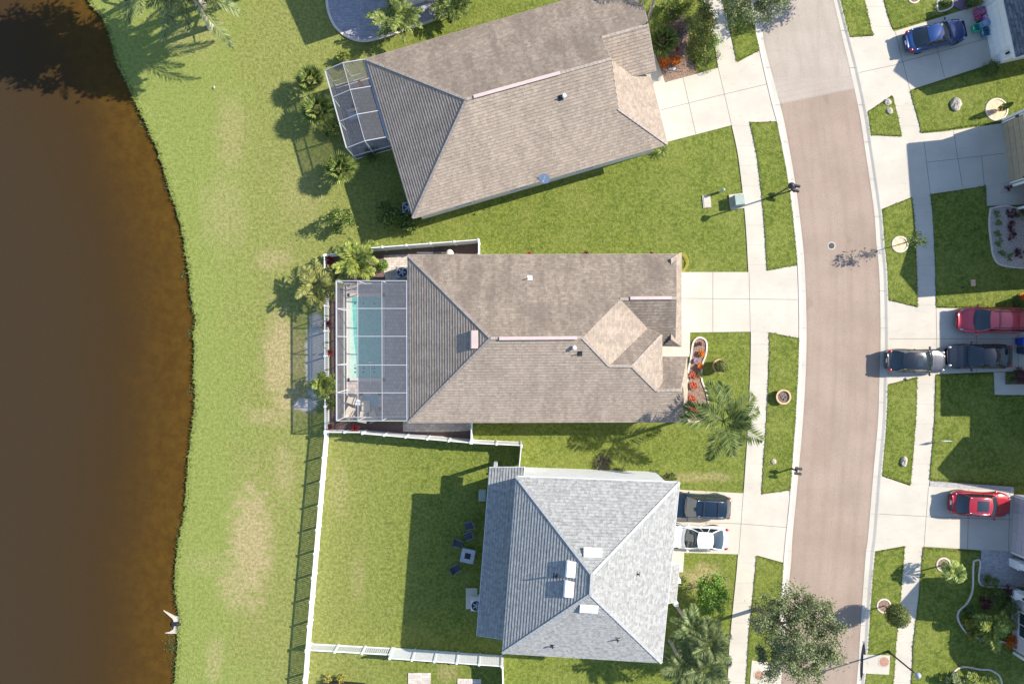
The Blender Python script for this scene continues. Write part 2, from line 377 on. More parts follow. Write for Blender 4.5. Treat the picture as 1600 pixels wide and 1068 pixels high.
m_fan = M_leaf('fan_palm_leaf', (.06, .10, .018), (.235, .265, .072)); m_red = M_leaf('cordyline_leaf', (.12, .012, .012), (.32, .04, .03)); m_orange = M_leaf('croton_leaf', (.42, .06, .008), (.62, .20, .02)); m_redmix = M_leaf('red_ixora_leaf', (.30, .03, .02), (.62, .17, .08)); m_maroon = M_leaf('maroon_leaf', (.055, .018, .022), (.14, .035, .04)); m_yellow = M_leaf('variegated_leaf', (.14, .15, .02), (.42, .36, .08))
m_topiary = M_leaf('topiary_leaf', (.05, .07, .014), (.155, .175, .045)); m_pale = M_leaf('pale_palm_leaf', (.13, .19, .035), (.36, .40, .12))
m_terra = M('terracotta', (.56, .35, .20), (.66, .43, .27), 5, .8); m_soil = M('pot_soil', (.10, .07, .06), (.22, .17, .14), 14, .95, bump=.8, bsc=30, bd=.03)
m_rock = M('limestone', (.33, .29, .24), (.46, .41, .34), 5, .9, bump=.6, bsc=9, bd=.05); m_rust = M('rusty_iron', (.42, .24, .16), (.30, .17, .12), 9, .7)
m_screen = M_screen('screen_mesh'); m_screend = M_screen('screen_mesh_charcoal', (.12, .115, .115), .34); m_screenc = M_screen('screen_mesh_clear', (.2, .2, .21), .16); m_screenw = M_screen('screen_mesh_dark', (.16, .16, .17), .42)
m_tyre = M('tyre_rubber', (.018, .018, .018), rough=.85); m_rim = M('alloy', (.45, .45, .46), rough=.3, metal=.8); m_cglass = M('car_glass', (.016, .024, .028), rough=.04, spec=.9, coat=.5)
m_hl = M('headlight_lens', (.26, .27, .29), rough=.12, spec=.7, coat=.5); m_tl = M('taillight_lens', (.32, .012, .010), rough=.15, coat=.6); m_blkp = M('black_plastic', (.022, .022, .024), rough=.5); m_chrome = M('chrome', (.6, .6, .62), rough=.15, metal=1.0); m_plate = M('number_plate', (.62, .64, .62), rough=.5)
# ---------------------------------------------------------------- ground, pond, road, pavements
def curve(pts): return [(p.x, p.y) for p in spline([(a, b, 0) for a, b in pts], 8)]
def xat(c, y):
    if y <= c[0][1]: (x0, y0), (x1, y1) = c[0], c[1]
    elif y >= c[-1][1]: (x0, y0), (x1, y1) = c[-2], c[-1]
    else:
        for i in range(len(c) - 1):
            if c[i][1] <= y <= c[i+1][1]: (x0, y0), (x1, y1) = c[i], c[i+1]; break
    return x0 + (x1 - x0) * (y - y0) / max(1e-6, y1 - y0)
shore = curve([(40, -900), (60, -300), (100, -90), (137, 0), (156, 22), (170, 53), (184, 100), (200, 134), (216, 169), (231, 200), (247, 240), (262, 287), (277, 331), (288, 380), (293, 413), (297, 446), (301, 479), (306, 497), (303, 515), (303, 560), (302, 590), (305, 614), (304, 638), (300, 665), (297, 695), (292, 748), (288, 802), (280, 841), (275, 874), (273, 910), (276, 940), (280, 964), (277, 988), (277, 1018), (273, 1066), (262, 1180), (240, 1400), (200, 2100)])
rs = random.Random(4)
shj = [(x + rs.uniform(-1.3, 1.3) if 0 < i < len(shore) - 1 else x, y) for i, (x, y) in enumerate(shore)]
b = MB()
poly = [G(x, y) for x, y in shj] + [G(9000, 9000), G(9000, -9000), G(40, -9000)]
poly = [G(200, 9000) if False else p for p in poly]
poly.insert(len(shj), G(200, 9000))
base = b.add(poly, [])
for t in tessellate_polygon([poly]):
    t = list(t); q = [poly[i] for i in t]
    if (q[1] - q[0]).cross(q[2] - q[0]).z < 0: t.reverse()
    b.f.append(t); b.m.append(0)
lawn = tag(b.build('lawn', m_lawn, base=(0, 0, 0)), 'broad mown lawn between the pond and the houses', 'lawn', kind='structure')
# bank: short vertical edge, then the bed sloping away under the water
b = MB(); prof = [(0, 0), (-.10, -.10), (-.16, -.45), (-2.5, -.9), (-9, -1.8), (-200, -2.2)]
n = len(shj); vs = []
for x, y in shj:
    g = G(x, y)
    for dx, z in prof: vs.append(Vector((g.x + dx, g.y, z)))
m_ = len(prof); fs = []
for i in range(n - 1):
    for k in range(m_ - 1): fs.append((i*m_+k, i*m_+k+1, (i+1)*m_+k+1, (i+1)*m_+k))
b.add(vs, fs); tag(b.build('pond_bank', m_bank, base=(0, 0, 0)), 'earth bank and bed of the pond below the lawn edge', 'bank', kind='structure')
offs = [(-.12, 0), (3, 3), (7, 7), (12, 12), (400, 400)]
me = bpy.data.meshes.new('pond'); vs = []; dp = []
for x, y in shj:
    g = G(x, y)
    for dx, d in offs: vs.append((g.x - dx, g.y, -.20)); dp.append(d)
m_ = len(offs); fs = []
for i in range(n - 1):
    for k in range(m_ - 1): fs.append((i*m_+k, i*m_+k+1, (i+1)*m_+k+1, (i+1)*m_+k))
me.from_pydata(vs, [], fs); at = me.attributes.new('depth', 'FLOAT', 'POINT'); at.data.foreach_set('value', dp)
me.materials.append(m_water); me.update(); o = bpy.data.objects.new('pond', me); COL.objects.link(o)
tag(o, 'brown still water of the retention pond', 'pond', kind='structure')

kLo = curve([(1080, -330), (1169, 0), (1180, 50), (1191, 101), (1205, 161), (1215, 199), (1232, 290), (1241, 365), (1245.5, 415), (1247.5, 480), (1247.6, 540), (1245, 608), (1241, 675), (1237.5, 720), (1233, 782), (1227, 839), (1223.5, 878), (1221, 917), (1209, 1068), (1175, 1400)])
kLi = curve([(1091, -330), (1180, 0), (1193, 64), (1202, 101), (1218, 161), (1227, 199), (1243, 290), (1252.5, 365), (1257, 415), (1259.5, 480), (1260, 540), (1257.5, 608), (1253, 675), (1249, 720), (1243.5, 782), (1238, 839), (1236, 878), (1232, 917), (1220, 1068), (1186, 1400)])
kRi = curve([(1222, -330), (1302, 0), (1316, 59), (1328, 108), (1342, 174), (1349, 217), (1365, 326), (1369, 379), (1373, 419), (1375, 469), (1375.5, 539), (1373.5, 599), (1371.5, 659), (1364, 743), (1356, 839), (1353, 859), (1347, 940), (1342, 1019), (1338, 1068), (1306, 1400)])
kRo = curve([(1233, -330), (1312, 0), (1327, 59), (1340, 108), (1354, 174), (1360.5, 217), (1376.5, 326), (1381, 379), (1385, 419), (1387, 469), (1388, 539), (1386, 599), (1384, 659), (1377, 743), (1369.5, 839), (1366.5, 859), (1360, 940), (1355, 1019), (1350.5, 1068), (1318, 1400)])
wLl = curve([(1020, -330), (1099, 0), (1116, 70), (1121, 100), (1143, 196), (1154, 250), (1164, 340), (1169, 423), (1172, 480), (1173, 540), (1171, 608), (1168, 675), (1165, 720), (1161.5, 770), (1153, 865), (1150, 900), (1140, 1002), (1136, 1068), (1110, 1400)])
wLr = curve([(1046, -330), (1128, 0), (1143, 60), (1151, 98), (1171, 191), (1183, 250), (1193, 340), (1198, 423), (1200.5, 480), (1201.5, 540), (1199.5, 608), (1196, 675), (1192.5, 720), (1189.6, 770), (1181.8, 865), (1179, 900), (1169, 1002), (1165, 1068), (1139, 1400)])
wRl = curve([(1271, -330), (1350, 0), (1364, 57), (1393, 148), (1408, 212), (1424, 307), (1430, 380), (1433, 480), (1433, 540), (1432, 600), (1430, 659), (1422, 756), (1413, 852), (1406, 940), (1398, 1019), (1395, 1068), (1366, 1400)])
wRr = curve([(1301, -330), (1380.5, 0), (1395, 47), (1421, 141), (1439, 209), (1453, 303), (1459, 380), (1462, 480), (1462, 540), (1461, 600), (1459, 659), (1451, 756), (1442, 852), (1434, 940), (1424.5, 1019), (1423, 1068), (1394, 1400)])
YS = [-330, -200, -120, -60] + list(range(-20, 1100, 14)) + [1150, 1250, 1400]
def band(ca, cb, ys, za, zb):
    b = MB(); n = len(ys)
    b.add([v for y in ys for v in (G(xat(ca, y), y, za), G(xat(cb, y), y, zb))], [(2*i, 2*i+2, 2*i+3, 2*i+1) for i in range(n-1)])
    return b
seam = lambda x: 163 - (x - 1219) * .207        # pale top patch meets the brown asphalt
b = MB(); ys = [y for y in YS if y > 165]
for i in range(len(ys)-1): b.uv[i] = [(0, ys[i]), (0, ys[i+1]), (1, ys[i+1]), (1, ys[i])]
b.uv[len(ys)-1] = [(0, 160), (0, 165), (1, 165), (1, 160)]
b.add([v for y in ys for v in (G(xat(kLi, y) - 3, y, .012), G(xat(kRi, y) + 3, y, .012))], [(2*i, 2*i+2, 2*i+3, 2*i+1) for i in range(len(ys)-1)])
b.add([G(1216, 163.6, .012), G(1346, 136.7, .012), G(xat(kRi, ys[0]) + 3, ys[0], .012), G(xat(kLi, ys[0]) - 3, ys[0], .012)], [(0, 3, 2, 1)])
tag(b.build('road', m_asph, base=(0, 0, 0)), 'brown asphalt street curving between the houses', 'road', kind='structure')
b = MB(); ys = [y for y in YS if y < 134]
for i in range(len(ys)-1): b.uv[i] = [(0, ys[i]), (0, ys[i+1]), (1, ys[i+1]), (1, ys[i])]
b.uv[len(ys)-1] = [(0, 130), (1, 130), (1, 160), (0, 160)]
b.add([v for y in ys for v in (G(xat(kLi, y) - 3, y, .016), G(xat(kRi, y) + 3, y, .016))], [(2*i, 2*i+2, 2*i+3, 2*i+1) for i in range(len(ys)-1)])
b.add([G(xat(kLi, ys[-1]) - 3, ys[-1], .016), G(xat(kRi, ys[-1]) + 3, ys[-1], .016), G(1340, 138, .016), G(1216, 163.6, .016)], [(0, 3, 2, 1)])
tag(b.build('road', m_asph2, base=(0, 0, 0)), 'paler grey stretch of street beyond the straight seam', 'road', kind='structure')
def kerb(ci, co, lab):
    b = MB(); vs = []; n = 0
    for y in YS:
        xi, xo = xat(ci, y), xat(co, y)
        for t, z in ((0, .022), (.55, .026), (.85, .085), (1.0, .09), (1.0, -.05)): vs.append(G(xi + (xo - xi) * t, y, z))
        n += 1
    fs = []
    for i in range(n - 1):
        for k in range(4):
            q = (i*5+k, i*5+k+1, (i+1)*5+k+1, (i+1)*5+k); fs.append(q)
    b.add(vs, fs); o = b.build('kerb', m_kerb, base=(0, 0, 0)); tag(o, lab, 'kerb', kind='structure')
    j = MB()
    for y in range(-10, 1080, 58):
        p0, p1 = G(xat(ci, y), y, .03), G(xat(co, y), y, .088); j.bar(p0, p1, .022, .012)
    j.build('joint', m_jointsoft, o); return o
kerb(kLi, kLo, 'pale concrete kerb and gutter on the pond side of the street'); kerb(kRi, kRo, 'pale concrete kerb and gutter on the far side of the street')
def sidewalk(ca, cb, lab, gaps):
    b = MB(); vs = []; fs = []; k = 0
    for y in YS:
        a, c = xat(ca, y), xat(cb, y)
        vs += [G(a, y, -.05), G(a, y, .05), G(c, y, .05), G(c, y, -.05)]; k += 1
    for i in range(k - 1):
        for q in range(3): fs.append((i*4+q, (i+1)*4+q, (i+1)*4+q+1, i*4+q+1))
    b.add(vs, fs); o = b.build('sidewalk', m_walk, base=(0, 0, 0)); tag(o, lab, 'sidewalk', kind='structure')
    j = MB(); y = -20
    while y < 1080:
        if not any(a < y < c for a, c in gaps): j.bar(G(xat(ca, y), y, .05), G(xat(cb, y), y, .05), .022, .006)
        y += 31
    j.build('joint', m_jointsoft, o); return o
sidewalk(wLl, wLr, 'concrete sidewalk in front of the tan and grey houses', [(98, 193), (423, 520), (768, 866)])
sidewalk(wRl, wRr, 'concrete sidewalk on the far side of the street', [(45, 148), (208, 306), (479, 588), (757, 852)])

def slab(name, pts, mat, lab, cat, z=.056, joints=(), jm=None, kind='structure'):
    b = MB(); b.prism([G(x, y) for x, y in pts], -.05, z)
    o = b.build(name, mat); tag(o, lab, cat, kind=kind)
    if joints:
        j = MB()
        for x0, y0, x1, y1 in joints: j.bar(G(x0, y0, z), G(x1, y1, z), .035, .008)
        j.build('joint', jm or m_joint, o)
    return o
slab('driveway', [(1010, 116), (1037, 130), (1120, 107), (1151, 98.5), (1187, 79), (1191, 101), (1205, 161), (1213.5, 190), (1171, 191.5), (1143, 196), (1035, 224), (1018, 160)], m_conc, 'cream concrete driveway of the angled tan house', 'driveway', .062,
     [(1121, 103, 1143, 197), (1067, 122, 1087, 210), (1030, 173, 1126, 149), (1126, 149, 1198, 132)])
slab('walkway', [(1006, 75), (1018, 70), (1039, 129.6), (1019, 137)], m_conc, 'short concrete path from driveway to porch of the angled house', 'path', .058)
slab('driveway', [(1050, 425), (1170, 425), (1198, 423), (1245, 414), (1247.4, 480), (1247.2, 528), (1200, 518.6), (1170, 518), (1050, 519.5)], m_conc, 'cream concrete driveway of the middle tan house', 'driveway', .062,
     [(1170, 425, 1172, 518.5), (1113.5, 425, 1113.5, 519), (1060, 466, 1172, 467), (1172, 467, 1246, 468)])
slab('walkway', [(1028, 540), (1060, 540), (1060, 519.5), (1078, 518.3), (1077.5, 557), (1028, 557)], m_conc, 'L-shaped concrete path from driveway to the porch of the middle house', 'path', .059)
slab('driveway', [(1030, 763), (1063, 764.5), (1163, 770), (1190, 771.5), (1233, 765.5), (1233, 782), (1227, 839), (1223.5, 878), (1182, 866.5), (1153, 865), (1068, 862.5), (1030, 861)], m_conc, 'cream concrete driveway of the grey roofed house with two cars', 'driveway', .062,
     [(1161, 770, 1154, 865), (1103, 766, 1103, 863), (1060, 814, 1160, 817.5), (1160, 817.5, 1229, 823)])
slab('walkway', [(1035, 861), (1069, 862.5), (1067, 893), (1030, 893)], m_conc, 'short concrete path beside the white sedan', 'path', .059)
slab('driveway', [(1327, 59), (1364, 57), (1396, 50), (1526, 10), (1533, 8), (1556, 103), (1547, 100.5), (1421, 141), (1393, 149), (1354.5, 175), (1340, 108)], m_conc, 'concrete driveway under the dark blue sedan', 'driveway', .062,
     [(1398, 50, 1421, 141), (1463, 75, 1475, 121), (1342, 114, 1403, 101), (1403, 99, 1545, 60)])
slab('driveway', [(1360, 212), (1408, 214), (1439, 209), (1475, 206), (1565, 193), (1579, 285), (1575, 285.5), (1453, 303.5), (1424, 308), (1376.5, 327), (1370, 280)], m_conc, 'empty concrete driveway beside the sandy ring bed', 'driveway', .062,
     [(1443, 222, 1453, 303), (1489, 205, 1503, 292), (1448, 254, 1568, 240), (1533, 245, 1537, 289)])
slab('driveway', [(1387, 469), (1432, 480), (1462, 481), (1700, 485), (1700, 578), (1552, 580.5), (1465, 584), (1434, 588), (1386.5, 600), (1388, 539)], m_conc, 'wide concrete driveway with three parked cars', 'driveway', .062,
     [(1462, 480, 1464, 585), (1388, 529, 1630, 529), (1525, 482, 1525, 581), (1590, 484, 1590, 580)])
slab('walkway', [(1552, 581), (1570, 581), (1570, 600), (1640, 600), (1640, 617), (1553, 616.5)], m_conc, 'concrete path bending round the small maroon shrub bed', 'path', .059)
slab('driveway', [(1376.5, 743), (1420, 758), (1452, 759), (1583, 766), (1583, 860), (1532, 858.5), (1494, 856), (1442, 853), (1412, 852), (1367, 860), (1369.5, 839)], m_conc, 'concrete driveway under the red crossover', 'driveway', .062,
     [(1450, 760, 1443, 853), (1513, 763, 1511, 857), (1372, 802, 1447, 806), (1447, 806, 1580, 811), (1577, 766, 1575, 860)])
slab('walkway', [(1452, 751), (1583, 760), (1583, 766.3), (1452, 759.3)], m_paver2, 'brick paver strip along the driveway of the red crossover', 'path', .066)
slab('patio', [(1532, 858.8), (1583, 860.3), (1640, 864), (1640, 918), (1578, 916), (1531, 912)], m_paver2, 'blue grey paver courtyard by the white columns', 'patio', .06)
slab('walkway', [(1540, 290.5), (1580, 285.4), (1640, 280), (1640, 318), (1541, 322)], m_walk, 'grey path to the front door of the tan house', 'path', .058)
slab('walkway', [(1485, 8), (1488, -40), (1514, -40), (1512, 14), (1502, 17)], M_concrete('path_purple', (.16, .11, .15), .2), 'dark purple stained front path beside the blue sedan', 'path', .058)

# raised turf strips: their grass stands a little above the concrete and has a ragged edge
rg = random.Random(11)
FRINGE = []
def turf(pts, lab, z=.09, mat=None, jit=.022, name='verge'):
    out = []
    for i in range(len(pts)):
        a, c = G(*pts[i]), G(*pts[(i+1) % len(pts)]); k = max(1, int((c - a).length / .11))
        for q in range(k):
            p = a.lerp(c, q / k); out.append(Vector((p.x + rg.uniform(-jit, jit), p.y + rg.uniform(-jit, jit), 0)))
    FRINGE.append([Vector((p.x, p.y, z)) for p in out])
    b = MB(); b.prism(out, -.02, z)
    return tag(b.build(name, mat or m_lush, base=(0, 0, 0)), lab, 'lawn', kind='structure')
def strip(ca, cb, y0a, y0b, y1a, y1b, lab):
    N = 24
    L = [(xat(ca, y0a + (y1a - y0a) * i / N), y0a + (y1a - y0a) * i / N) for i in range(N + 1)]
    Rr = [(xat(cb, y0b + (y1b - y0b) * i / N), y0b + (y1b - y0b) * i / N) for i in range(N + 1)]
    return turf(L + Rr[::-1], lab)
strip(wLr, kLo, -320, -320, 96, 79, 'grass verge by the oak at the pale road')
strip(wLr, kLo, 192, 190.5, 422, 414.5, 'grass verge with the twin mailbox post')
strip(wLr, kLo, 519.5, 529, 770.5, 764.5, 'grass verge with the clay planter')
strip(wLr, kLo, 867.5, 879.5, 1390, 1390, 'grass verge under the large oak')
strip(kRo, wRl, -320, -320, 58.5, 55.5, 'grass verge ahead of the blue sedan driveway')
strip(kRo, wRl, 176, 151, 211, 213, 'small wedge of grass verge holding two pale stones')
strip(kRo, wRl, 328, 309, 468, 478.5, 'grass verge with the young staked tree')
strip(kRo, wRl, 601, 589, 742, 756, 'grass verge with one grey boulder')
strip(kRo, wRl, 861.5, 853.5, 1390, 1390, 'grass verge with the ball topiary')
def yard(cw, y0, y1, xr, lab, top=None, bot=None):
    N = 20; L = [(xat(cw, y0 + (y1 - y0) * i / N), y0 + (y1 - y0) * i / N) for i in range(N + 1)]
    return turf((top or []) + L + (bot or []), lab, name='front_lawn', z=.09)
yard(wRr, -300, 46.5, 0, 'front lawn beside the blue sedan', [(1484, -300)], [(1484, 19)])
yard(wRr, 144, 207, 0, 'front lawn strip with pale flat rock and sandy ring', [(1640, 74), (1556, 103), (1546, 104)], [(1475, 203), (1563, 190), (1640, 150)])
yard(wRr, 305, 479, 0, 'front lawn of the tan house with pebble bed', [(1539, 291)], [(1700, 482), (1700, 325), (1540, 323)])
yard(wRr, 586, 748, 0, 'shaded front lawn with the yard sign', [(1552, 618), (1551, 583)], [(1583, 757), (1700, 765), (1700, 619)])
yard(wRr, 855, 1380, 0, 'front lawn with the curved shrub bed', [(1640, 919), (1530, 914), (1530, 862)], [(1700, 1380), (1700, 919)])
# ---------------------------------------------------------------- houses
def inset(poly, d):
    P = [Vector((p[0], p[1])) for p in poly]; n = len(P)
    ar = sum(P[i].x * P[(i+1) % n].y - P[(i+1) % n].x * P[i].y for i in range(n)); sg = 1 if ar > 0 else -1
    out = []
    for i in range(n):
        a, b, c = P[i-1], P[i], P[(i+1) % n]
        d1 = (b - a).normalized(); d2 = (c - b).normalized()
        n1 = Vector((-d1.y, d1.x)) * sg; n2 = Vector((-d2.y, d2.x)) * sg
        k = 1 + n1.dot(n2); out.append(b + (n1 + n2) * (d / max(.35, k)))
    return out
class Roof:
    def __init__(s): s.mb = MB(); s.tops = []
    def face(s, vs, mi=0, uvdir=None):
        vs = [Vector(v) for v in vs]; nn = Vector((0, 0, 0))
        for i in range(len(vs)):
            a, b = vs[i], vs[(i+1) % len(vs)]; nn += Vector(((a.y-b.y)*(a.z+b.z), (a.z-b.z)*(a.x+b.x), (a.x-b.x)*(a.y+b.y)))
        nn.normalize()
        if nn.z < 0: vs.reverse(); nn = -nn
        u = Vector((-nn.y, nn.x, 0)); u = u.normalized() if u.length > 1e-3 else Vector((1, 0, 0)); v = nn.cross(u)
        step, th = .22, .034
        for t in tessellate_polygon([vs]):
            q = [vs[i] for i in t]
            if (q[1] - q[0]).cross(q[2] - q[0]).dot(nn) < 0: q.reverse()
            v0 = min(p.dot(v) for p in q); v1 = max(p.dot(v) for p in q)
            for k in range(math.floor(v0 / step), math.ceil(v1 / step)):
                lo, hi = k * step, (k + 1) * step; pc = q
                for sg, lim in ((1, lo), (-1, hi)):
                    out = []
                    for i in range(len(pc)):
                        a, b = pc[i], pc[(i + 1) % len(pc)]; da, db = sg * (a.dot(v) - lim), sg * (b.dot(v) - lim)
                        if da >= 0: out.append(a)
                        if da * db < 0: out.append(a.lerp(b, da / (da - db)))
                    pc = out
                    if len(pc) < 3: break
                if len(pc) < 3: continue
                up = [p + nn * (th * (1 - (p.dot(v) - lo) / step) + .002) for p in pc]
                s.mb.uv[len(s.mb.f)] = [(p.dot(u), p.dot(v)) for p in pc]; s.mb.add(up, [list(range(len(up)))], mi)
                for i in range(len(pc)):
                    a, b = pc[i], pc[(i + 1) % len(pc)]
                    if abs(a.dot(v) - lo) < 1e-4 and abs(b.dot(v) - lo) < 1e-4 and (a - b).length > .02:
                        s.mb.uv[len(s.mb.f)] = [(p.dot(u), lo + .01) for p in (a, b, b, a)]; s.mb.add([a, b, up[(i + 1) % len(pc)], up[i]], [(3, 2, 1, 0)], mi)
        s.tops.append((vs, nn, mi))
    def edges(s):
        E = {}
        key = lambda p: (round(p.x, 2), round(p.y, 2), round(p.z, 2))
        for vs, nn, mi in s.tops:
            for i in range(len(vs)):
                a, b = vs[i], vs[(i+1) % len(vs)]; k = tuple(sorted((key(a), key(b)))); E.setdefault(k, []).append((a, b))
        return [v[0] for v in E.values() if len(v) == 1]
    def build(s, parent, mats, fasc=m_fasc, capm=m_cap, caps=(), th=.16, gut=.035):
        under = MB(); f = MB()
        for vs, nn, mi in s.tops:
            lo = [v - Vector((0, 0, th)) for v in vs]; f.face(lo[::-1])
        for a, b in s.edges():
            f.face([a - Vector((0, 0, .012)), a - Vector((0, 0, th)), b - Vector((0, 0, th)), b - Vector((0, 0, .012))])
            if (b - a).length > .3:
                d = (b - a).normalized(); o = Vector((d.y, -d.x, 0)).normalized() * (gut * .5)
                f.bar(a + o - Vector((0, 0, .09)), b + o - Vector((0, 0, .09)), gut, .13)
        r = s.mb.build('roof', mats, parent)
        f.build('fascia', fasc, parent)
        if caps:
            for a, b in caps:
                c = MB(); L = (b - a).length; k = max(1, int(L / .32)); d = (b - a) / k
                for i in range(k):
                    p, q = a + d * i, a + d * (i + 1.04)
                    c.bar(p + Vector((0, 0, .030)), q + Vector((0, 0, .022)), .20, .022)
                c.build('ridge_cap', capm, r)
        s.obj = r; return r
    def hit(s, px, py):
        for vs, nn, mi in s.tops:
            o = Vector((0, 0, H)); d = W(px, py) - o
            den = d.dot(nn)
            if abs(den) < 1e-6: continue
            p = o + d * ((vs[0] - o).dot(nn) / den); ins = False; j = len(vs) - 1
            for i in range(len(vs)):
                if (vs[i].y > p.y) != (vs[j].y > p.y) and p.x < (vs[j].x - vs[i].x) * (p.y - vs[i].y) / (vs[j].y - vs[i].y) + vs[i].x: ins = not ins
                j = i
            if ins: return p, nn
        return W(px, py, 4), Vector((0, 0, 1))
def wallbody(parent, polys, mat):
    b = MB()
    for poly, z0, z1 in polys: b.prism(poly, z0, z1, bottom=z0 > .5)
    return b.build('wall', mat, parent)
def on_wall(p0, p1, t):
    """point at fraction t of wall line p0->p1 (world xy), outward normal on the right hand side"""
    p0, p1 = Vector((p0[0], p0[1], 0)), Vector((p1[0], p1[1], 0)); d = (p1 - p0).normalized()
    return p0.lerp(p1, t), d, Vector((d.y, -d.x, 0))
def window(parent, p0, p1, t, w, h, sill, cols=2, mat=m_white):
    c, d, nn = on_wall(p0, p1, t); fr = MB(); z = Vector((0, 0, 1)); a = c + nn * .02
    for s in (-1, 1): fr.bar(a + d * s * w / 2 + z * sill, a + d * s * w / 2 + z * (sill + h), .08, .10, up=nn)
    for q in (0, h): fr.bar(a - d * (w / 2 + .04) + z * (sill + q), a + d * (w / 2 + .04) + z * (sill + q), .10, .08)
    for i in range(1, cols): fr.bar(a + d * (w * (i / cols - .5)) + z * sill, a + d * (w * (i / cols - .5)) + z * (sill + h), .05, .07, up=nn)
    fr.bar(a - d * w / 2 + z * (sill + h / 2), a + d * w / 2 + z * (sill + h / 2), .05, .05)
    o = fr.build('window', mat, parent); g = MB(); e = nn * .012
    g.face([c + e - d * w/2 + z*sill, c + e + d * w/2 + z*sill, c + e + d * w/2 + z*(sill+h), c + e - d * w/2 + z*(sill+h)]); g.build('pane', m_glass, o); return o
def garage_door(parent, p0, p1, t, w, h=2.15, mat=m_trim):
    c, d, nn = on_wall(p0, p1, t); b = MB(); z = Vector((0, 0, 1))
    for r in range(4):
        for k in range(8):
            x = (k + .5) / 8 - .5
            b.bar(c + nn*.03 + d * (x * w - w/16 + .02) + z*(h*(r+.5)/4), c + nn*.03 + d * (x * w + w/16 - .02) + z*(h*(r+.5)/4), .06, h/4 - .04)
    b.bar(c + nn*.015 - d*w/2 + z*h/2, c + nn*.015 + d*w/2 + z*h/2, .03, h)
    o = b.build('garage_door', mat, parent)
    f = MB()
    for s in (-1, 1): f.bar(c + nn*.03 + d*s*(w/2+.07), c + nn*.03 + d*s*(w/2+.07) + z*(h+.1), .10, .12, up=nn)
    f.bar(c + nn*.03 - d*(w/2+.12) + z*(h+.07), c + nn*.03 + d*(w/2+.12) + z*(h+.07), .12, .12)
    f.build('frame', m_trim, o); return o
def front_door(parent, p0, p1, t, mat):
    c, d, nn = on_wall(p0, p1, t); b = MB(); z = Vector((0, 0, 1)); b.bar(c + nn*.03 - d*.48 + z*1.02, c + nn*.03 + d*.48 + z*1.02, .06, 2.04)
    o = b.build('door', mat, parent); k = MB(); k.blob(c + nn*.1 + d*.38 + z*1.0, .045); k.build('handle', m_chrome, o)
    f = MB()
    for s in (-1, 1): f.bar(c + nn*.03 + d*s*.55, c + nn*.03 + d*s*.55 + z*2.15, .10, .10, up=nn)
    f.bar(c + nn*.03 - d*.6 + z*2.1, c + nn*.03 + d*.6 + z*2.1, .1, .1); f.build('frame', m_trim, o)
def box_vent(roof, px, py, L, D, mat, hgt=.28, along=True, name='roof_vent'):
    p, nn = roof.hit(px, py); u = Vector((-nn.y, nn.x, 0)).normalized(); v = nn.cross(u)     # v: up-slope
    b = MB()
    vs = []
    for sx in (-1, 1):
        for (y, z) in ((D/2, .02), (-D/2, .02), (-D/2, hgt), (-D/2 + .12, hgt + .03), (D/2, .08)): vs.append(p + u*sx*L/2 + v*y + nn*z)
    b.add(vs, [(4,3,2,1,0), (5,6,7,8,9), (0,1,6,5), (1,2,7,6), (2,3,8,7), (3,4,9,8), (4,0,5,9)])
    return b.build(name, mat, roof.obj)
def pipe_vent(roof, px, py, h=.45, r=.05, mat=m_dark, flash=True):
    p, nn = roof.hit(px, py); b = MB()
    b.tube([p - Vector((0, 0, .05)), p + Vector((0, 0, h))], r, 10)
    if flash:
        u = Vector((-nn.y, nn.x, 0)).normalized(); v = nn.cross(u)
        b.face([p + nn*.02 + u*x*.17 + v*y*.2 for x, y in ((-1,-1),(1,-1),(1,1),(-1,1))])
    return b.build('vent_pipe', mat, roof.obj)
def hood_vent(roof, px, py, mat=m_pvc, r=.16):
    p, nn = roof.hit(px, py); b = MB(); b.tube([p, p + Vector((0, 0, .16))], [r*.7, r*.7], 12)
    b.blob(p + Vector((0, 0, .2)), (r, r, .1), 12, 6); return b.build('hood_vent', mat, roof.obj, smooth=True)
def strip_vent(roof, a, b_, z0, mat=m_vent, w=.23):
    pa, pb = W(a[0], a[1], z0 + .12), W(b_[0], b_[1], z0 + .12); m = MB(); m.bar(pa - Vector((0,0,.03)), pb - Vector((0,0,.03)), w, .07)
    return m.build('ridge_vent', mat, roof.obj)

# ---- angled tan house (H1)
E, RZ = 3.35, 6.7
h1 = thing('tan_house', 'angled tan shingle house with a small screened porch towards the pond', 'house', G(800, 200))
A, B, C = W(571, 92, E), W(645, 341, E), W(1043, 225, E); RL, RR = W(729, 155, RZ), W(955, 92, RZ); NE = W(996, -33, E)
Pa = ray_plane(940, 59, A, RL, RR); Pb = W(1013, 39, Pa.z); D = ray_plane(966, 170, B, RL, RR)
E2 = W(1016, 116, E); V1 = ray_plane(988, 119, C, E2, D); T0 = ray_plane(955, 92, C, E2, D)
Q2 = ray_plane(1025, 110, Pa, Pb, V1); V0 = ray_plane(955, 92, Pa, Pb, V1)
r1 = Roof(); NEm = ray_plane(1008, 18, A, RL, RR)
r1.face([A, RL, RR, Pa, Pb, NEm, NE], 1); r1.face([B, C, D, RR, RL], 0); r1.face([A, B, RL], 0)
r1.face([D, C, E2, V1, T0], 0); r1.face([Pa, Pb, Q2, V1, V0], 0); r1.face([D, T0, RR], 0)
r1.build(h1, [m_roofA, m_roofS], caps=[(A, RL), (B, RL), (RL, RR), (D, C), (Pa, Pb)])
foot = inset([(p.x, p.y) for p in (A, B, C, E2, Q2, W(1014, 37, E), NE)], .42)
wallbody(h1, [(foot, 0, E - .12)], m_stuccoB)
for t in (.18, .42, .7): window(h1, foot[1], foot[2], t, 1.5, 1.2, .95)
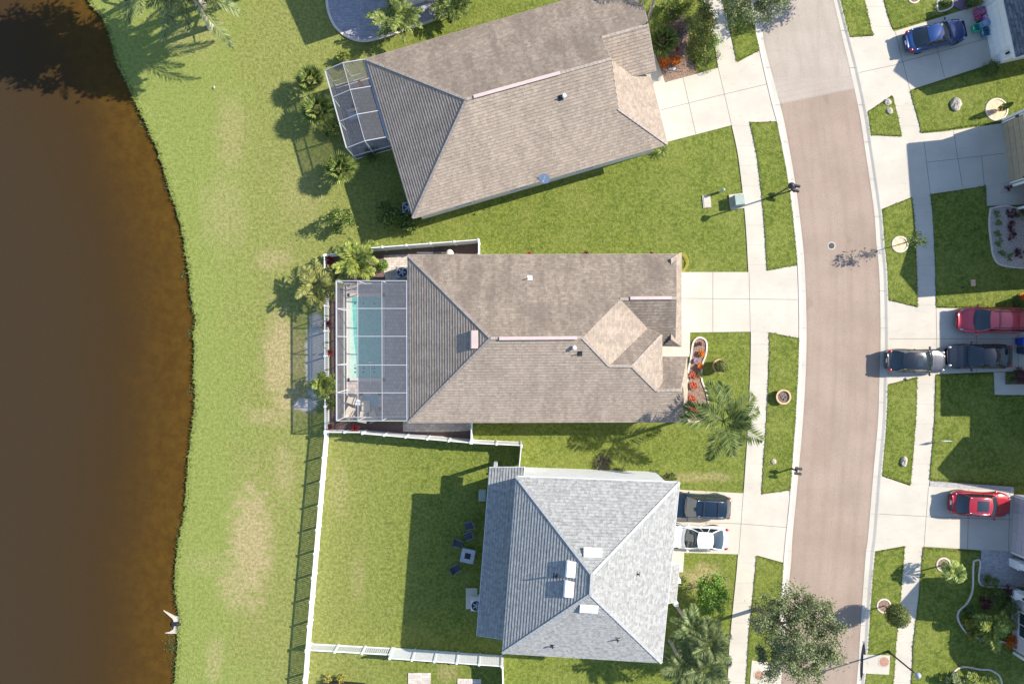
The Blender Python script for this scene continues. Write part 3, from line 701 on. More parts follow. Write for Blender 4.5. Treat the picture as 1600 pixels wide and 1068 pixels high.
garage_door(h1, foot[2], foot[3], .5, 4.6); window(h1, foot[4], foot[5], .5, 1.4, 1.3, .8)
window(h1, foot[0], foot[1], .75, 1.6, 1.3, .9); window(h1, foot[6], foot[0], .4, 1.5, 1.2, .95)
strip_vent(r1, (740, 151), (875, 113.5), 6.7); hood_vent(r1, 881, 151); pipe_vent(r1, 876, 153, .3, .04); pipe_vent(r1, 1010, 38, .3)
# dish on the wall under the eave
t = thing('satellite_dish', 'pale satellite dish at the south eave of the angled tan house', 'satellite dish', W(851, 281, 3.2))
c = W(851, 278, 3.6); b = MB(); nrm = Vector((-.25, -.75, .62)).normalized(); ux = nrm.cross(Vector((0, 0, 1))).normalized(); uy = nrm.cross(ux)
vs = [c]; fs = []
for ring in (1, 2, 3):
    for k in range(18): a = 2*math.pi*k/18; r = .14*ring; vs.append(c + ux*r*math.cos(a) + uy*r*1.08*math.sin(a) + nrm*(.35*r*r))
for k in range(18):
    k2 = (k+1) % 18; fs.append((0, 1+k, 1+k2))
    for ring in (0, 1): fs.append((1+ring*18+k, 1+(ring+1)*18+k, 1+(ring+1)*18+k2, 1+ring*18+k2))
b.add(vs, fs); b.build('dish', M('dish_grey', (.62, .66, .70), rough=.4), t, smooth=True)
b = MB(); b.tube([c - nrm*.02, c + Vector((0, -.05, -.35)), c + Vector((0, .1, -.45))], .03, 8); b.tube([c + Vector((0, -.05, -.35)), c - uy*.36, c + nrm*.5 - uy*.1], .018, 6); b.build('mount_arm', m_galv, t); b = MB(); b.box(c + nrm*.5 - uy*.08, (.09, .14, .09)); b.build('receiver', m_galv, t)

# ---- middle tan house (H2)
h2 = thing('tan_house', 'middle tan shingle house joined to the screened swimming pool', 'house', G(860, 529))
RZ = 6.55; A, B = W(637, 398, E), W(638, 660, E); RL, RR = W(767, 528, RZ), W(910, 527, RZ); C = W(1057, 397, E)
Gr = ray_plane(969, 467, A, RL, RR); Ge = W(1057, 466, Gr.z)
S_ = (B, RL, RR); Q1 = ray_plane(1026, 610, *S_); Q2 = ray_plane(1063, 609, *S_); P1 = ray_plane(952, 571, *S_); P2 = ray_plane(988, 572, *S_)
T5, T4 = W(1074, 659, E - .1), W(1073, 557, E - .1); V = ray_plane(1012, 513, RR, Gr, P1)
U2 = ray_plane(1034, 523, P1, P2, V); U3 = ray_plane(1035, 598, P2, U2, Q1); U4 = W(1035, 557, E)
Gs, Gm = W(1055, 538, E), W(1034, 538, E)
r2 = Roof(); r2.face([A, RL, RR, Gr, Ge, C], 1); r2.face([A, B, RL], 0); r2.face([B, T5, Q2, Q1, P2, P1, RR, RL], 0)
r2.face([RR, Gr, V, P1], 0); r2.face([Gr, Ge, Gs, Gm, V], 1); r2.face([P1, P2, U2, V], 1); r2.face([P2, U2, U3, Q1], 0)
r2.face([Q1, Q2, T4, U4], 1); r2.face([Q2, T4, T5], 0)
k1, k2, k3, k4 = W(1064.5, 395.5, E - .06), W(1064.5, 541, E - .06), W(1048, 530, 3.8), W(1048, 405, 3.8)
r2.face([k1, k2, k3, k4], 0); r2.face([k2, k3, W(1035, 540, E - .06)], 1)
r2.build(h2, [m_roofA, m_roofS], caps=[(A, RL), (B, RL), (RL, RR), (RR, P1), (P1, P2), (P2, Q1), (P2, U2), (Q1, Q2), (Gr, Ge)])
foot = inset([(p.x, p.y) for p in (A, B, T5, T4, U4, W(1035, 541, E), k2, k1)], .42)
wallbody(h2, [(foot, 0, E - .18)], m_stuccoB); gw = MB(); gw.prism([G(1020, 470, 0), G(1046, 405, 0), G(1046, 530, 0)], 2.5, 2.95)
for t in (.25, .6, .85): window(h2, foot[1], foot[2], t, 1.4, 1.2, .95)
garage_door(h2, foot[6], foot[7], .5, 4.7); front_door(h2, foot[4], foot[5], .5, M('door_brown', (.20, .10, .06), rough=.4)); window(h2, foot[2], foot[3], .5, 1.8, 1.4, .7)
for t in (.3, .55): window(h2, foot[7], foot[0], t, 1.2, 1.0, 1.1)
window(h2, foot[0], foot[1], .5, 3.2, 2.0, .1, 3)
strip_vent(r2, (780, 528.5), (902, 527.5), 6.55); strip_vent(r2, (985, 465.5), (1050, 465), Gr.z)
box_vent(r2, 742, 530, 1.25, .5, m_vent, .23); pipe_vent(r2, 828, 434, .5, .035, m_pvc); hood_vent(r2, 897, 543); pipe_vent(r2, 906, 552, .35, .04, m_dark)

# ---- grey two storey house (H3)
h3 = thing('grey_house', 'two storey white house under a pale grey shingle hip roof', 'house', G(910, 850))
E3 = 6.1; TL, TR, BR, BL = W(807, 744, E3), W(1062, 753, E3), W(1034, 1035, E3), W(785, 1020, E3); X1, X2 = W(925, 897, 9.0), W(923, 928, 9.0)
r3 = Roof(); r3.face([TL, TR, X1], 0); r3.face([BR, BL, X2], 0); r3.face([BL, TL, X1, X2], 0)
EP = (TR, BR, X2)
# projecting front bay: a shallow hip crossing the east slope
m1, m2 = ray_plane(1043.5, 938, *EP), ray_plane(990, 992, *EP)
r3.face([TR, BR, X2, X1], 0)
r3.build(h3, [m_roofG], fasc=m_trim, capm=m_capG, caps=[(TL, X1), (TR, X1), (X1, X2), (BL, X2), (BR, X2)])
foot = inset([(p.x, p.y) for p in (TL, BL, BR, TR)], .42)
wallbody(h3, [(foot, 0, E3 - .12)], m_stuccoW)
for t in (.3, .7): window(h3, foot[0], foot[1], t, 1.5, 1.3, 4.1); window(h3, foot[2], foot[3], t, 1.6, 1.4, 3.9); window(h3, foot[1], foot[2], t, 1.2, 1.2, 3.9)
for t in (.2, .6): window(h3, foot[3], foot[0], t, .9, 1.1, 4.0)
garage_door(h3, foot[2], foot[3], .74, 4.8); front_door(h3, foot[2], foot[3], .42, m_white)
lr = Roof(); L1, L2, L3, L4 = W(765, 730, 2.9), G(818, 716, 3.75), G(800, 968, 3.75), W(745, 992, 2.9)
Lm = (L1 * .45 + L2 * .55); Lm.z = 3.45; Lm2 = Lm + (L4 - L1).normalized() * 1.1 + Vector((0, 0, .0))
lr.face([L1, L2, L3, L4], 0); lr.build(h3, [m_roofG], fasc=m_trim, capm=m_capG, caps=[])
pr = Roof(); p1, p2, p3, p4 = W(1062, 880, 3.0), W(1056.5, 939, 3.0), G(1012, 918, 3.7), G(1018, 862, 3.7)
pr.face([p1, p2, p3, p4], 0); pr.build(h3, [m_roofG], fasc=m_trim, capm=m_capG)
for q in (G(775, 722), G(762, 842), G(757, 962)): cm = MB(); cm.box(q + Vector((0, 0, 1.36)), (.26, .26, 2.7)); cm.build('porch_column', m_trim, h3)
for q in (W(1058, 884), W(1053, 932)): q = q.lerp(G(1020, 900), .28); cm = MB(); cm.box(Vector((q.x, q.y, 1.4)), (.3, .3, 2.75)); cm.build('porch_column', m_trim, h3)
for px, py in ((926, 863), (920, 949)): box_vent(r3, px, py, 1.2, .58, m_pvc, .20)
for px, py in ((893, 888), (890, 919)): box_vent(r3, px, py, 1.05, .62, m_pvc, .26)
for px, py, hh in ((868, 899, .5), (863, 1008, .35), (964, 998, .35), (997, 896, .12)): pipe_vent(r3, px, py, hh, .06)
tb = MB(); tb.tube([W(860, 900, 7.6), W(869, 899, 7.8)], .03, 6)

# ---- houses across the street (mostly beyond the frame)
def gable_house(name, label, loc, lower, upper, wallm, roofm, roofs, extras=None):
    h = thing(name, label, 'house', loc)
    wallbody(h, lower + upper, wallm)
    for faces, caps in roofs:
        r = Roof()
        for f in faces: r.face(f, 0)
        r.build(h, [roofm], fasc=m_trim, capm=m_roofD if roofm is m_roofD else m_cap, caps=caps)
    return h
def gx(pts): return [G(x, y) for x, y in pts]
# top one: white garage front
h4 = gable_house('white_house', 'white fronted house with charcoal roof beside the blue sedan', G(1600, 40),
    [(gx([(1552, 103), (1532, 8), (1532, -10), (1760, -60), (1782, 50)]), 0, 2.75)], [(gx([(1598, 92), (1580, 6), (1740, -30), (1760, 56)]), 2.7, 5.4)], m_stuccoW, m_roofD,
    [([[G(1545, 114, 2.9), G(1520, -2, 2.9), G(1580, -14, 4.0), G(1604, 96, 4.0)]], []),
     ([[G(1590, 104, 5.5), G(1581, 52, 7.1), G(1780, 10, 7.1), G(1789, 60, 5.5)], [G(1572, 0, 5.5), G(1581, 52, 7.1), G(1780, 10, 7.1), G(1771, -42, 5.5)]], [])])
gd = garage_door(h4, G(1532, 8), G(1552, 103), .47, 3.75, 2.3, m_pvc)
for q in ((1552.5, 103.5), (1531, 4)): cb = MB(); cb.box(G(q[0], q[1], 1.36), (.14, .14, 2.72), .2); cb.build('corner_board', m_trim, h4)
c_, d_, n_ = on_wall(G(1532, 8), G(1552, 103), .94); lb = MB(); lb.box(c_ + n_*.09 + Vector((0, 0, 1.75)), (.14, .14, .3), .2); lb.build('wall_lantern', m_dark, h4)
# second: tan garage
h5 = gable_house('tan_house', 'tan walled house with white corner boards beside the empty driveway', G(1640, 290),
    [(gx([(1579, 289), (1566, 189), (1800, 160), (1830, 420), (1640, 425), (1640, 285)]), 0, 2.9)], [(gx([(1591, 407), (1573, 186), (1790, 165), (1810, 400)]), 2.9, 5.6)], m_stuccoT, m_roofA,
    [([[G(1565, 178, 5.7), G(1584, 414, 5.7), G(1690, 300, 8.4), G(1685, 286, 8.4)], [G(1565, 178, 5.7), G(1800, 155, 5.7), G(1685, 286, 8.4)], [G(1584, 414, 5.7), G(1820, 400, 5.7), G(1690, 300, 8.4)], [G(1800, 155, 5.7), G(1820, 400, 5.7), G(1690, 300, 8.4), G(1685, 286, 8.4)]], []),
     ([[G(1576, 312, 5.75), G(1598, 366, 7.4), G(1690, 358, 7.4), G(1680, 305, 5.75)], [G(1584, 416, 5.75), G(1598, 366, 7.4), G(1690, 358, 7.4), G(1690, 408, 5.75)]], [])])
garage_door(h5, G(1566, 189), G(1579, 289), .5, 4.6, 2.3, M('garage_tan', (.34, .28, .19), (.37, .30, .21), 2, .6))
for q in ((1565.5, 188), (1579.5, 291), (1590, 326)): cb = MB(); cb.box(G(q[0], q[1], 1.45), (.18, .18, 2.88), .13); cb.build('corner_board', m_trim, h5)
lb = MB(); c_, d_, n_ = on_wall(G(1566, 189), G(1579, 289), .95); lb.box(c_ + n_*.08 + Vector((0, 0, 1.7)), (.13, .13, .3)); c_, d_, n_ = on_wall(G(1566, 189), G(1579, 289), .03); lb.box(c_ + n_*.08 + Vector((0, 0, 1.7)), (.13, .13, .3)); lb.build('wall_lantern', m_dark, h5)
front_door(h5, G(1640, 290), G(1640, 330), .5, M('door_dark', (.10, .06, .05), rough=.4))
# third: beyond the frame, seen by its shadow and a porch arch
h6 = gable_house('beige_house', 'beige house at the end of the three car driveway', G(1680, 560),
    [(gx([(1628, 600), (1628, 450), (1850, 450), (1850, 720), (1642, 700), (1658, 642), (1660, 600)]), 0, 2.9)], [(gx([(1628, 598), (1628, 455), (1850, 455), (1850, 715), (1642, 698), (1659, 642), (1660, 598)]), 2.9, 5.6)], m_stuccoB, m_roofA,
    [([[G(1617, 440, 5.7), G(1617, 602, 5.7), G(1700, 540, 7.8), G(1700, 510, 7.8)], [G(1617, 602, 5.7), G(1860, 602, 5.7), G(1700, 540, 7.8)], [G(1617, 440, 5.7), G(1860, 440, 5.7), G(1700, 510, 7.8)], [G(1860, 440, 5.7), G(1860, 602, 5.7), G(1700, 540, 7.8), G(1700, 510, 7.8)]], []),
     ([[G(1651, 636, 5.7), G(1643, 674, 6.9), G(1800, 700, 6.9), G(1800, 650, 5.7)], [G(1633, 704, 5.7), G(1643, 674, 6.9), G(1800, 700, 6.9), G(1800, 735, 5.7)]], [])])
garage_door(h6, G(1628, 484), G(1628, 578), .5, 4.2, 2.2)
window(h6, G(1658, 642), G(1642, 700), .5, 1.8, 1.5, .8)
# fourth: mauve walls and white columns
h7 = gable_house('mauve_house', 'mauve stucco house with white columns beside the red crossover', G(1640, 880),
    [(gx([(1580, 864), (1585, 772), (1800, 772), (1800, 1040), (1600, 1024), (1581, 1012), (1582, 932), (1640, 925), (1640, 868)]), 0, 2.75)], [(gx([(1593, 918), (1600, 862), (1800, 860), (1800, 930)]), 2.75, 5.6)], m_stuccoP, m_roofA,
    [([[G(1575, 786, 2.9), G(1574, 868, 2.9), G(1640, 850, 4.6), G(1640, 800, 4.6)], [G(1574, 868, 2.9), G(1800, 868, 2.9), G(1640, 850, 4.6)], [G(1575, 786, 2.9), G(1800, 768, 2.9), G(1640, 800, 4.6)]], []),
     ([[G(1588, 856, 5.7), G(1592, 884, 7.2), G(1800, 890, 7.2), G(1800, 850, 5.7)], [G(1581, 920, 5.7), G(1592, 884, 7.2), G(1800, 890, 7.2), G(1800, 935, 5.7)]], []),
     ([[G(1574, 925, 3.5), G(1573, 992, 3.5), G(1660, 980, 5.3), G(1660, 940, 5.3)], [G(1573, 992, 3.5), G(1590, 1040, 3.0), G(1800, 1052, 3.0), G(1660, 980, 5.3)]], [])])
window(h7, G(1582, 932), G(1581, 1012), .44, 1.9, 1.5, .75); garage_door(h7, G(1585, 772), G(1580, 864), .5, 4.2, 2.2, M('garage_mauve', (.46, .41, .44), rough=.6))
for x, y in ((1582, 877), (1578, 922)):
    cb = MB(); cb.box(G(x, y, .5), (.62, .62, 1.0)); cb.box(G(x, y, 1.02), (.7, .7, .06)); cb.box(G(x, y, 1.9), (.44, .44, 1.7)); cb.build('porch_column', m_trim, h7)
cb = MB(); cb.box(G(1583, 1018, 1.35), (.2, .2, 2.7)); cb.build('corner_board', m_trim, h7)
lb = MB()
for x, y in ((1582, 877), (1578, 922)): lb.box(G(x, y, 1.9) + Vector((-.28, 0, 0)), (.12, .16, .3))
lb.build('wall_lantern', m_dark, h7)
# ---------------------------------------------------------------- fences
def fence(name, label, runs, cat='fence', step=1.8):
    """runs: (px0, py0, px1, py1, height, kind) in ground plan"""
    f0 = G(*runs[0][:2]); root = thing(name, label, cat, f0)
    for (x0, y0, x1, y1, h, kind) in runs:
        a, c = G(x0, y0), G(x1, y1); L = (c - a).length; k = max(1, round(L / step)); d = (c - a).normalized(); sd_ = Vector((d.y, -d.x, 0)); z = Vector((0, 0, 1))
        for i in range(k + 1):
            p = a.lerp(c, i / k); b = MB(); b.box(p + z * ((h + .06) / 2), (.125, .125, h + .06), math.atan2(d.y, d.x))
            q = p + z * (h + .06); b.box(q + z*.015, (.16, .16, .03), math.atan2(d.y, d.x))
            e = .07; zz = q + z*.03
            b.add([zz + d*e + sd_*e, zz + d*e - sd_*e, zz - d*e - sd_*e, zz - d*e + sd_*e, zz + z*.05], [(1,0,4), (2,1,4), (3,2,4), (0,3,4)])
            b.build('post', m_white, root)
        for i in range(k):
            p, q = a.lerp(c, i / k), a.lerp(c, (i + 1) / k); b = MB()
            if kind == 'picket':
                for zz in (.16, h - .05): b.bar(p + z*zz, q + z*zz, .07, .09)
                m_ = max(2, round((q - p).length / .16))
                for j in range(m_):
                    u = p.lerp(q, (j + .5) / m_); b.box(u + z*(h/2 + .01), (.088, .022, h - .06), math.atan2(d.y, d.x))
                b.build('picket_panel', m_white, root)
            else:
                for zz in (.12, h - .03): b.bar(p + z*zz, q + z*zz, .055, .15)
                m_ = max(2, round((q - p).length / .18))
                for j in range(m_):
                    u = p.lerp(q, (j + .5) / m_); b.box(u + z*(h/2 + .03), ((q-p).length / m_ - .006, .028, h - .26), math.atan2(d.y, d.x))
                b.build('board_panel', m_white, root)
    return root
fence('picket_fence', 'white picket fence on the pond side of the screened pool', [(513.5, 402, 514.5, 671, 1.25, 'picket')])
fence('picket_fence', 'long white picket fence between the pond lawn and the grey house yard', [(514.5, 673.5, 485.5, 1004, 1.25, 'picket'), (485.5, 1005.5, 479, 1092, 1.25, 'picket')])
fence('board_fence', 'white board fence beside the pavers north of the middle house, ending in a short return', [(515.5, 401.5, 566, 394, 1.25, 'picket'), (568, 393.6, 749, 379.8, 1.8, 'board'), (749.5, 381.5, 749.5, 402, 1.8, 'board')])
fence('board_fence', 'white board fence on the boundary of the middle house and the grey house yard', [(516.5, 671.5, 572, 671.8, 1.25, 'picket'), (574, 672, 737, 686, 1.8, 'board'), (739, 686.4, 814, 690, 1.8, 'board'), (814, 692, 811, 724, 1.8, 'board')])
fence('board_fence', 'short white board fence closing the side yard of the middle house', [(738.5, 658, 738, 684, 1.7, 'board')])
fence('board_fence', 'white fence along the lower edge of the grey house yard, pickets turning into boards', [(487.5, 1004, 613, 1011, 1.25, 'picket'), (615, 1011.2, 784, 1023, 1.8, 'board'), (785.5, 1025, 787, 1095, 1.8, 'board')])

# ---------------------------------------------------------------- beds and paving behind the middle house
slab('mulch_bed', [(516, 403), (748, 381), (748, 400), (640, 402), (640, 440), (540, 441), (540, 660), (640, 660), (640, 664), (736, 664), (736, 685), (516, 670)], m_mulchd, 'dark mulch bed inside the white fences of the middle house', 'bed', .03)
slab('patio', [(600, 399), (700, 394.5), (735, 397), (735, 404), (642, 406), (642, 440), (603, 440), (600, 425)], m_paver, 'pinkish paver strip behind the pool equipment', 'patio', .055)
slab('walkway', [(630, 656), (738, 656), (738, 672), (690, 674.5), (630, 674)], m_paver, 'pale paver walk along the side of the middle house', 'path', .06)
def deck():
    b = MB()
    for p in ([(540, 443), (642, 443), (642, 463), (540, 463)], [(540, 463), (546, 463), (546, 591), (540, 591)], [(597, 463), (642, 463), (642, 591), (597, 591)], [(540, 591), (642, 591), (642, 617), (540, 617)],
              [(540, 617), (567, 617), (567, 636), (540, 636)], [(592, 617), (642, 617), (642, 636), (592, 636)], [(540, 636), (642, 636), (642, 652), (540, 652)]): b.prism(gx(p), -.02, .06)
    return tag(b.build('pool_deck', m_paver3), 'grey pink paver deck around the screened pool', 'deck', kind='structure')
deck()
def pool(label, name, x0, y0, x1, y1, wat, cop):
    t = thing(name, label, 'pool', G((x0+x1)/2, (y0+y1)/2))
    b = MB(); b.prism(gx([(x0-.2, y0-.2), (x1+.2, y0-.2), (x1+.2, y1+.2), (x0-.2, y1+.2)]), -.015, .035); b.build('water', wat, t)
    c = MB(); w = .28; z = .075
    a = [G(x, y, z) for x, y in ((x0, y0), (x1, y0), (x1, y1), (x0, y1))]
    for i in range(4):
        p, q = a[i], a[(i+1) % 4]; d = (q - p).normalized(); o = Vector((-d.y, d.x, 0)) * .10
        c.bar(p + o - d*.24, q + o + d*.235, w, .06)
    c.build('coping', cop, t); return t
def M_pool(name, c1, c2, tl):
    t = NT(name); p = t.pos(); n = t.noise(p, 2.2, 4, .6, 1.2)
    v = t.node('ShaderNodeTexVoronoi', feature='DISTANCE_TO_EDGE'); t.put(v.inputs['Vector'], p); v.inputs['Scale'].default_value = 1.9
    col = t.mix(t.ramp(n, .3, .7), c1, c2); col = t.mix(t.ramp(v.outputs[0], .07, .0, 0, .35), col, tl)
    t.set(color=col, rough=.06, spec=.5, ior=1.33); t.bump(t.noise(p, 3.2, 2), .12, .03); return t.mat
pl = pool('rectangular teal swimming pool under the screen cage', 'swimming_pool', 546, 463, 597, 591, M_pool('pool_water', (.11, .43, .36), (.17, .52, .44), (.33, .64, .56)), m_edge)
b = MB()
for yy in (581, 575, 570, 474): 
    for xx in (555, 568, 585): b.cyl(G(xx, yy), .07, .03, .042, 10)
b.build('floor_fitting', m_dark, pl); b = MB(); b.prism(gx([(547, 464), (550, 464), (553, 530), (557, 562), (557, 590), (547, 590)]), .02, .039); b.build('painted_sun_strip', M_pool('sun_strip_water', (.40, .60, .50), (.48, .68, .58), (.6, .78, .7)), pl)  # pale strip: sunlit band along the pool edge, painted into the water colour
pool('small spa with deep teal water beside the pool chairs', 'spa', 567, 617, 592, 636, M_pool('spa_water', (.05, .34, .42), (.08, .42, .50), (.12, .38, .42)), m_paver3)
t = thing('pool_pole', 'thin white pole lying across the end of the pool', 'pole', G(579, 575)); b = MB(); b.tube([G(579.5, 566, .12), G(579, 600, .12)], .022, 8); b.build('shaft', m_pvc, t); b = MB(); b.box(G(579.5, 565.5, .12), (.34, .1, .06)); b.build('brush', m_white, t)
# ---- screen cages
def cage(label, corners, z, rows, cols, zmid=None, wall_skip=(), nm='screen_enclosure'):
    """corners: roof corners in photo px at height z: outer0, house0, house1, outer1; cols fraction from the outer side; rows fraction along the house"""
    P = [W(x, y, z) for x, y in corners]; t = thing(nm, label, 'screen enclosure', Vector((P[0].x, P[0].y, 0)))
    def pt(u, v): 
        q = P[0].lerp(P[1], u).lerp(P[3].lerp(P[2], u), v)
        if zmid: q = q + Vector((0, 0, zmid * (1 - abs(u - .5) * 2)))
        return q
    us, vs_ = [0] + list(cols) + [1], [0] + list(rows) + [1]
    f = MB(); Z = Vector((0, 0, 1))
    for v in vs_:
        for i in range(len(us) - 1): f.bar(pt(us[i], v), pt(us[i+1], v), .045, .10)
    for u in us:
        w = .17 if u == 1 else (.085 if u == 0 else .03)
        for i in range(len(vs_) - 1): f.bar(pt(u, vs_[i]) - Z*.012, pt(u, vs_[i+1]) - Z*.012, w, .08)
    f.build('roof_frame', m_cage, t)
    g = MB()
    posts = [(0, v) for v in vs_] + [(u, 0) for u in us[1:]] + [(u, 1) for u in us[1:]]
    for u, v in posts:
        p = pt(u, v); g.bar(Vector((p.x, p.y, .05)), p - Z*.05, .06, .06)
    for a, c in (((0, 0), (0, 1)), ((0, 0), (1, 0)), ((0, 1), (1, 1))):
        for zz in (.12, 1.0):
            p, q = pt(*a), pt(*c); g.bar(Vector((p.x, p.y, zz)), Vector((q.x, q.y, zz)), .045, .06)
    g.build('wall_frame', m_white, t)
    for i in range(len(us) - 1):
        for j in range(len(vs_) - 1):
            s = MB(); s.face([pt(us[i], vs_[j]), pt(us[i+1], vs_[j]), pt(us[i+1], vs_[j+1]), pt(us[i], vs_[j+1])]); s.build('roof_screen', m_screenc if i == 0 and not zmid else (m_screend if zmid else m_screen), t)
    def wall(seq):
        for k in range(len(seq) - 1):
            p, q = pt(*seq[k]), pt(*seq[k+1]); s = MB(); s.face([Vector((p.x, p.y, .1)), Vector((q.x, q.y, .1)), q - Z*.04, p - Z*.04]); s.build('wall_screen', m_screenw, t)
    wall([(0, v) for v in vs_]); wall([(u, 0) for u in us]); wall([(u, 1) for u in us])
    return t
cage('screen cage over the swimming pool of the middle tan house', [(525.5, 438.5), (636.5, 438.5), (637, 657), (526, 657)], 3.3, (.198, .397, .602, .80), (.30, .64))
cage('small screen porch on the pond end of the angled tan house', [(508, 110.5), (570, 93), (605, 214), (541.5, 231.5)], 3.15, (.345, .66), (.48,), zmid=.45)
slab('patio', [(523, 133), (584, 118), (618, 228), (553, 246)], m_paver3, 'paver floor of the small screen porch', 'patio', .05)

# ---------------------------------------------------------------- vehicles
def bodyloft(L, Wd, prof, plan):
    """prof(s)->shoulder height, plan(s)->half width factor, s in -1..1 rear to front"""
    b = MB(); N = 30; rows = []
    for i in range(N + 1):
        s = -1 + 2 * i / N; s = math.copysign(abs(s) ** .8, s); x = s * L / 2; w = Wd / 2 * plan(s); zt = prof(s); lo = .24 + (.10 * max(0, (abs(s) - .85) / .15))
        half = [(w*.88, lo), (w*.97, lo + .14), (w, lo + .30), (w*.985, zt - .16), (w*.945, zt - .05), (w*.84, zt), (w*.45, zt + .025), (0, zt + .035)]
        rows.append([Vector((x, -y, z)) for y, z in half] + [Vector((x, y, z)) for y, z in reversed(half[:-1])])
    m_ = len(rows[0]); b.add([v for r in rows for v in r], [(i*m_+k, i*m_+k+1, (i+1)*m_+k+1, (i+1)*m_+k) for i in range(N) for k in range(m_-1)] + [list(range(m_)), list(range(N*m_, (N+1)*m_))[::-1]] + [(i*m_, (i+1)*m_, (i+1)*m_+m_-1, i*m_+m_-1) for i in range(N)])
    return b
def patch(fn, nu, nv):
    b = MB(); b.add([fn(i / nu, j / nv) for j in range(nv + 1) for i in range(nu + 1)], [(j*(nu+1)+i, j*(nu+1)+i+1, (j+1)*(nu+1)+i+1, (j+1)*(nu+1)+i) for j in range(nv) for i in range(nu)]); return b
def car(name, label, cat, px, py, deg, L, Wd, Ht, paint, kind, roofpaint=None, rails=False, bars=0, sunroof=None, rim=m_rim, roofglass=False):
    t = thing(name, label, cat, (0, 0, 0))
    K = dict(sedan=dict(wb=.36, wf=.02, rr=-.42, rb=-.80, hood=.70, nose=.60, tail=.88, belt=.92),
             hatch=dict(wb=.42, wf=.10, rr=-.60, rb=-.86, hood=.84, nose=.70, tail=.95, belt=.97),
             suv=dict(wb=.44, wf=.16, rr=-.76, rb=-.93, hood=.98, nose=.84, tail=1.06, belt=1.08),
             van=dict(wb=.56, wf=.26, rr=-.84, rb=-.97, hood=.98, nose=.82, tail=1.08, belt=1.08))[kind]
    hl = L / 2
    def sm(a, c, x): x = max(0, min(1, (x - a) / (c - a))); return x * x * (3 - 2 * x)
    def prof(s):
        z = K['belt'] + (K['hood'] - K['belt']) * sm(K['wb'] - .06, K['wb'] + .12, s)
        z += (K['nose'] - K['hood']) * sm(K['wb'] + .1, 1.0, s)
        z -= .10 * sm(.95, 1.0, s); z += (K['tail'] - K['belt']) * sm(K['rb'] + .05, K['rb'] - .05, s) - .12 * sm(-.93, -1.0, s)
        return z
    def plan(s):
        a = abs(s); e = .36 if s > 0 else .27
        return (1 - e * max(0, (a - .66) / .34) ** 2.6) * (1 - .02 * math.cos(s * 6) )
    bo = bodyloft(L, Wd, prof, plan); body = bo.build('body', paint, t, smooth=True)
    wb_, wr = Wd / 2 * .875, Wd / 2 * (.66 if kind == 'sedan' else .72)
    xb, xf, xr, xq = K['wb']*hl, K['wf']*hl, K['rr']*hl, K['rb']*hl
    bow = .16; zb = K['belt']; zr = Ht
    def rz(x, y): u = (x - xr) / (xf - xr); return zr - .06 * (y / wr) ** 2 - .05 * (2*u - 1) ** 2 - (.05 * max(0, .5 - u) if kind != 'sedan' else 0)
    def wy(x): u = (x - xr) / (xf - xr); return wr * (1 - .05 * (2*u - 1) ** 2 - .03 * (1 - u))
    # roof panel
    ro = patch(lambda u, v: (lambda x: Vector((x + (1 - (2*v-1)**2)*(bow*.7*max(0, 2*u-1) - .084*max(0, 1-2*u)), (2*v-1)*wy(x), rz(x, (2*v-1)*wr) + .006)))(xr + (xf - xr)*u), 12, 10)
    roof = ro.build('roof', roofpaint or paint, t, smooth=True)
    def ws(u, v):
        y0, y1 = (2*u-1)*wb_*.96, (2*u-1)*wy(xf)*.97; bw = bow*(1-(2*u-1)**2); p = Vector((xb + bw, y0, prof(K['wb']) + .03)); q = Vector((xf + bw*.7, y1, rz(xf, (2*u-1)*wr) - .006)); return p.lerp(q, v) + Vector((0, 0, .035*math.sin(math.pi*v)))
    patch(ws, 10, 6).build('windshield', m_cglass, t, smooth=True)
    def rw(u, v):
        y0, y1 = (2*u-1)*wb_*.92, (2*u-1)*wy(xr)*.95; bw = .12*(1-(2*u-1)**2); p = Vector((xq - bw, y0, K['tail'] + .01)); q = Vector((xr - bw*.7, y1, rz(xr, (2*u-1)*wr) - .006)); return p.lerp(q, v) + Vector((0, 0, .03*math.sin(math.pi*v)))
    patch(rw, 10, 5).build('rear_window', m_cglass, t, smooth=True)
    for sg in (-1, 1):
        def sw(u, v):
            xbm, xtp = xq + .02 + (xb - .02 - xq)*u, xr + (xf - xr)*u
            return Vector((xbm, sg*wb_*(1 - .03*(2*u-1)**2), zb - .02)).lerp(Vector((xtp, sg*wy(xtp)*1.005, rz(xtp, wr) - .012)), v) + Vector((0, sg*.03*math.sin(math.pi*v), 0))
        patch(sw, 14, 4).build('side_window', m_cglass, t, smooth=True)
        pb = MB()
        for u in (0.0, .36, .66, 1.0): pb.tube([sw(u, 0) + Vector((0, sg*.006, 0)), sw(u, .5) + Vector((0, sg*.006, 0)), sw(u, 1) + Vector((0, sg*.004, .004))], .045 if u in (0, 1) else .028, 6)
        pb.tube([sw(k/8, 1) for k in range(9)], .026, 6)
        pb.build('pillar', paint, t, smooth=True)
        m = MB(); m.blob((xb - .10, sg*(Wd/2 + .10), zb + .03), (.085, .13, .085), 10, 7); m.build('mirror', paint, t, smooth=True)
        h = MB(); h.blob((hl*.90, sg*Wd/2*.73, K['nose'] - .02), (.17, .10, .07), 12, 7); h.build('headlight', m_hl, t, smooth=True)
        h = MB(); h.blob((-hl*.925, sg*Wd/2*.76, K['tail'] - .07), (.17, .13, .10), 12, 7); h.build('taillight', m_tl, t, smooth=True)
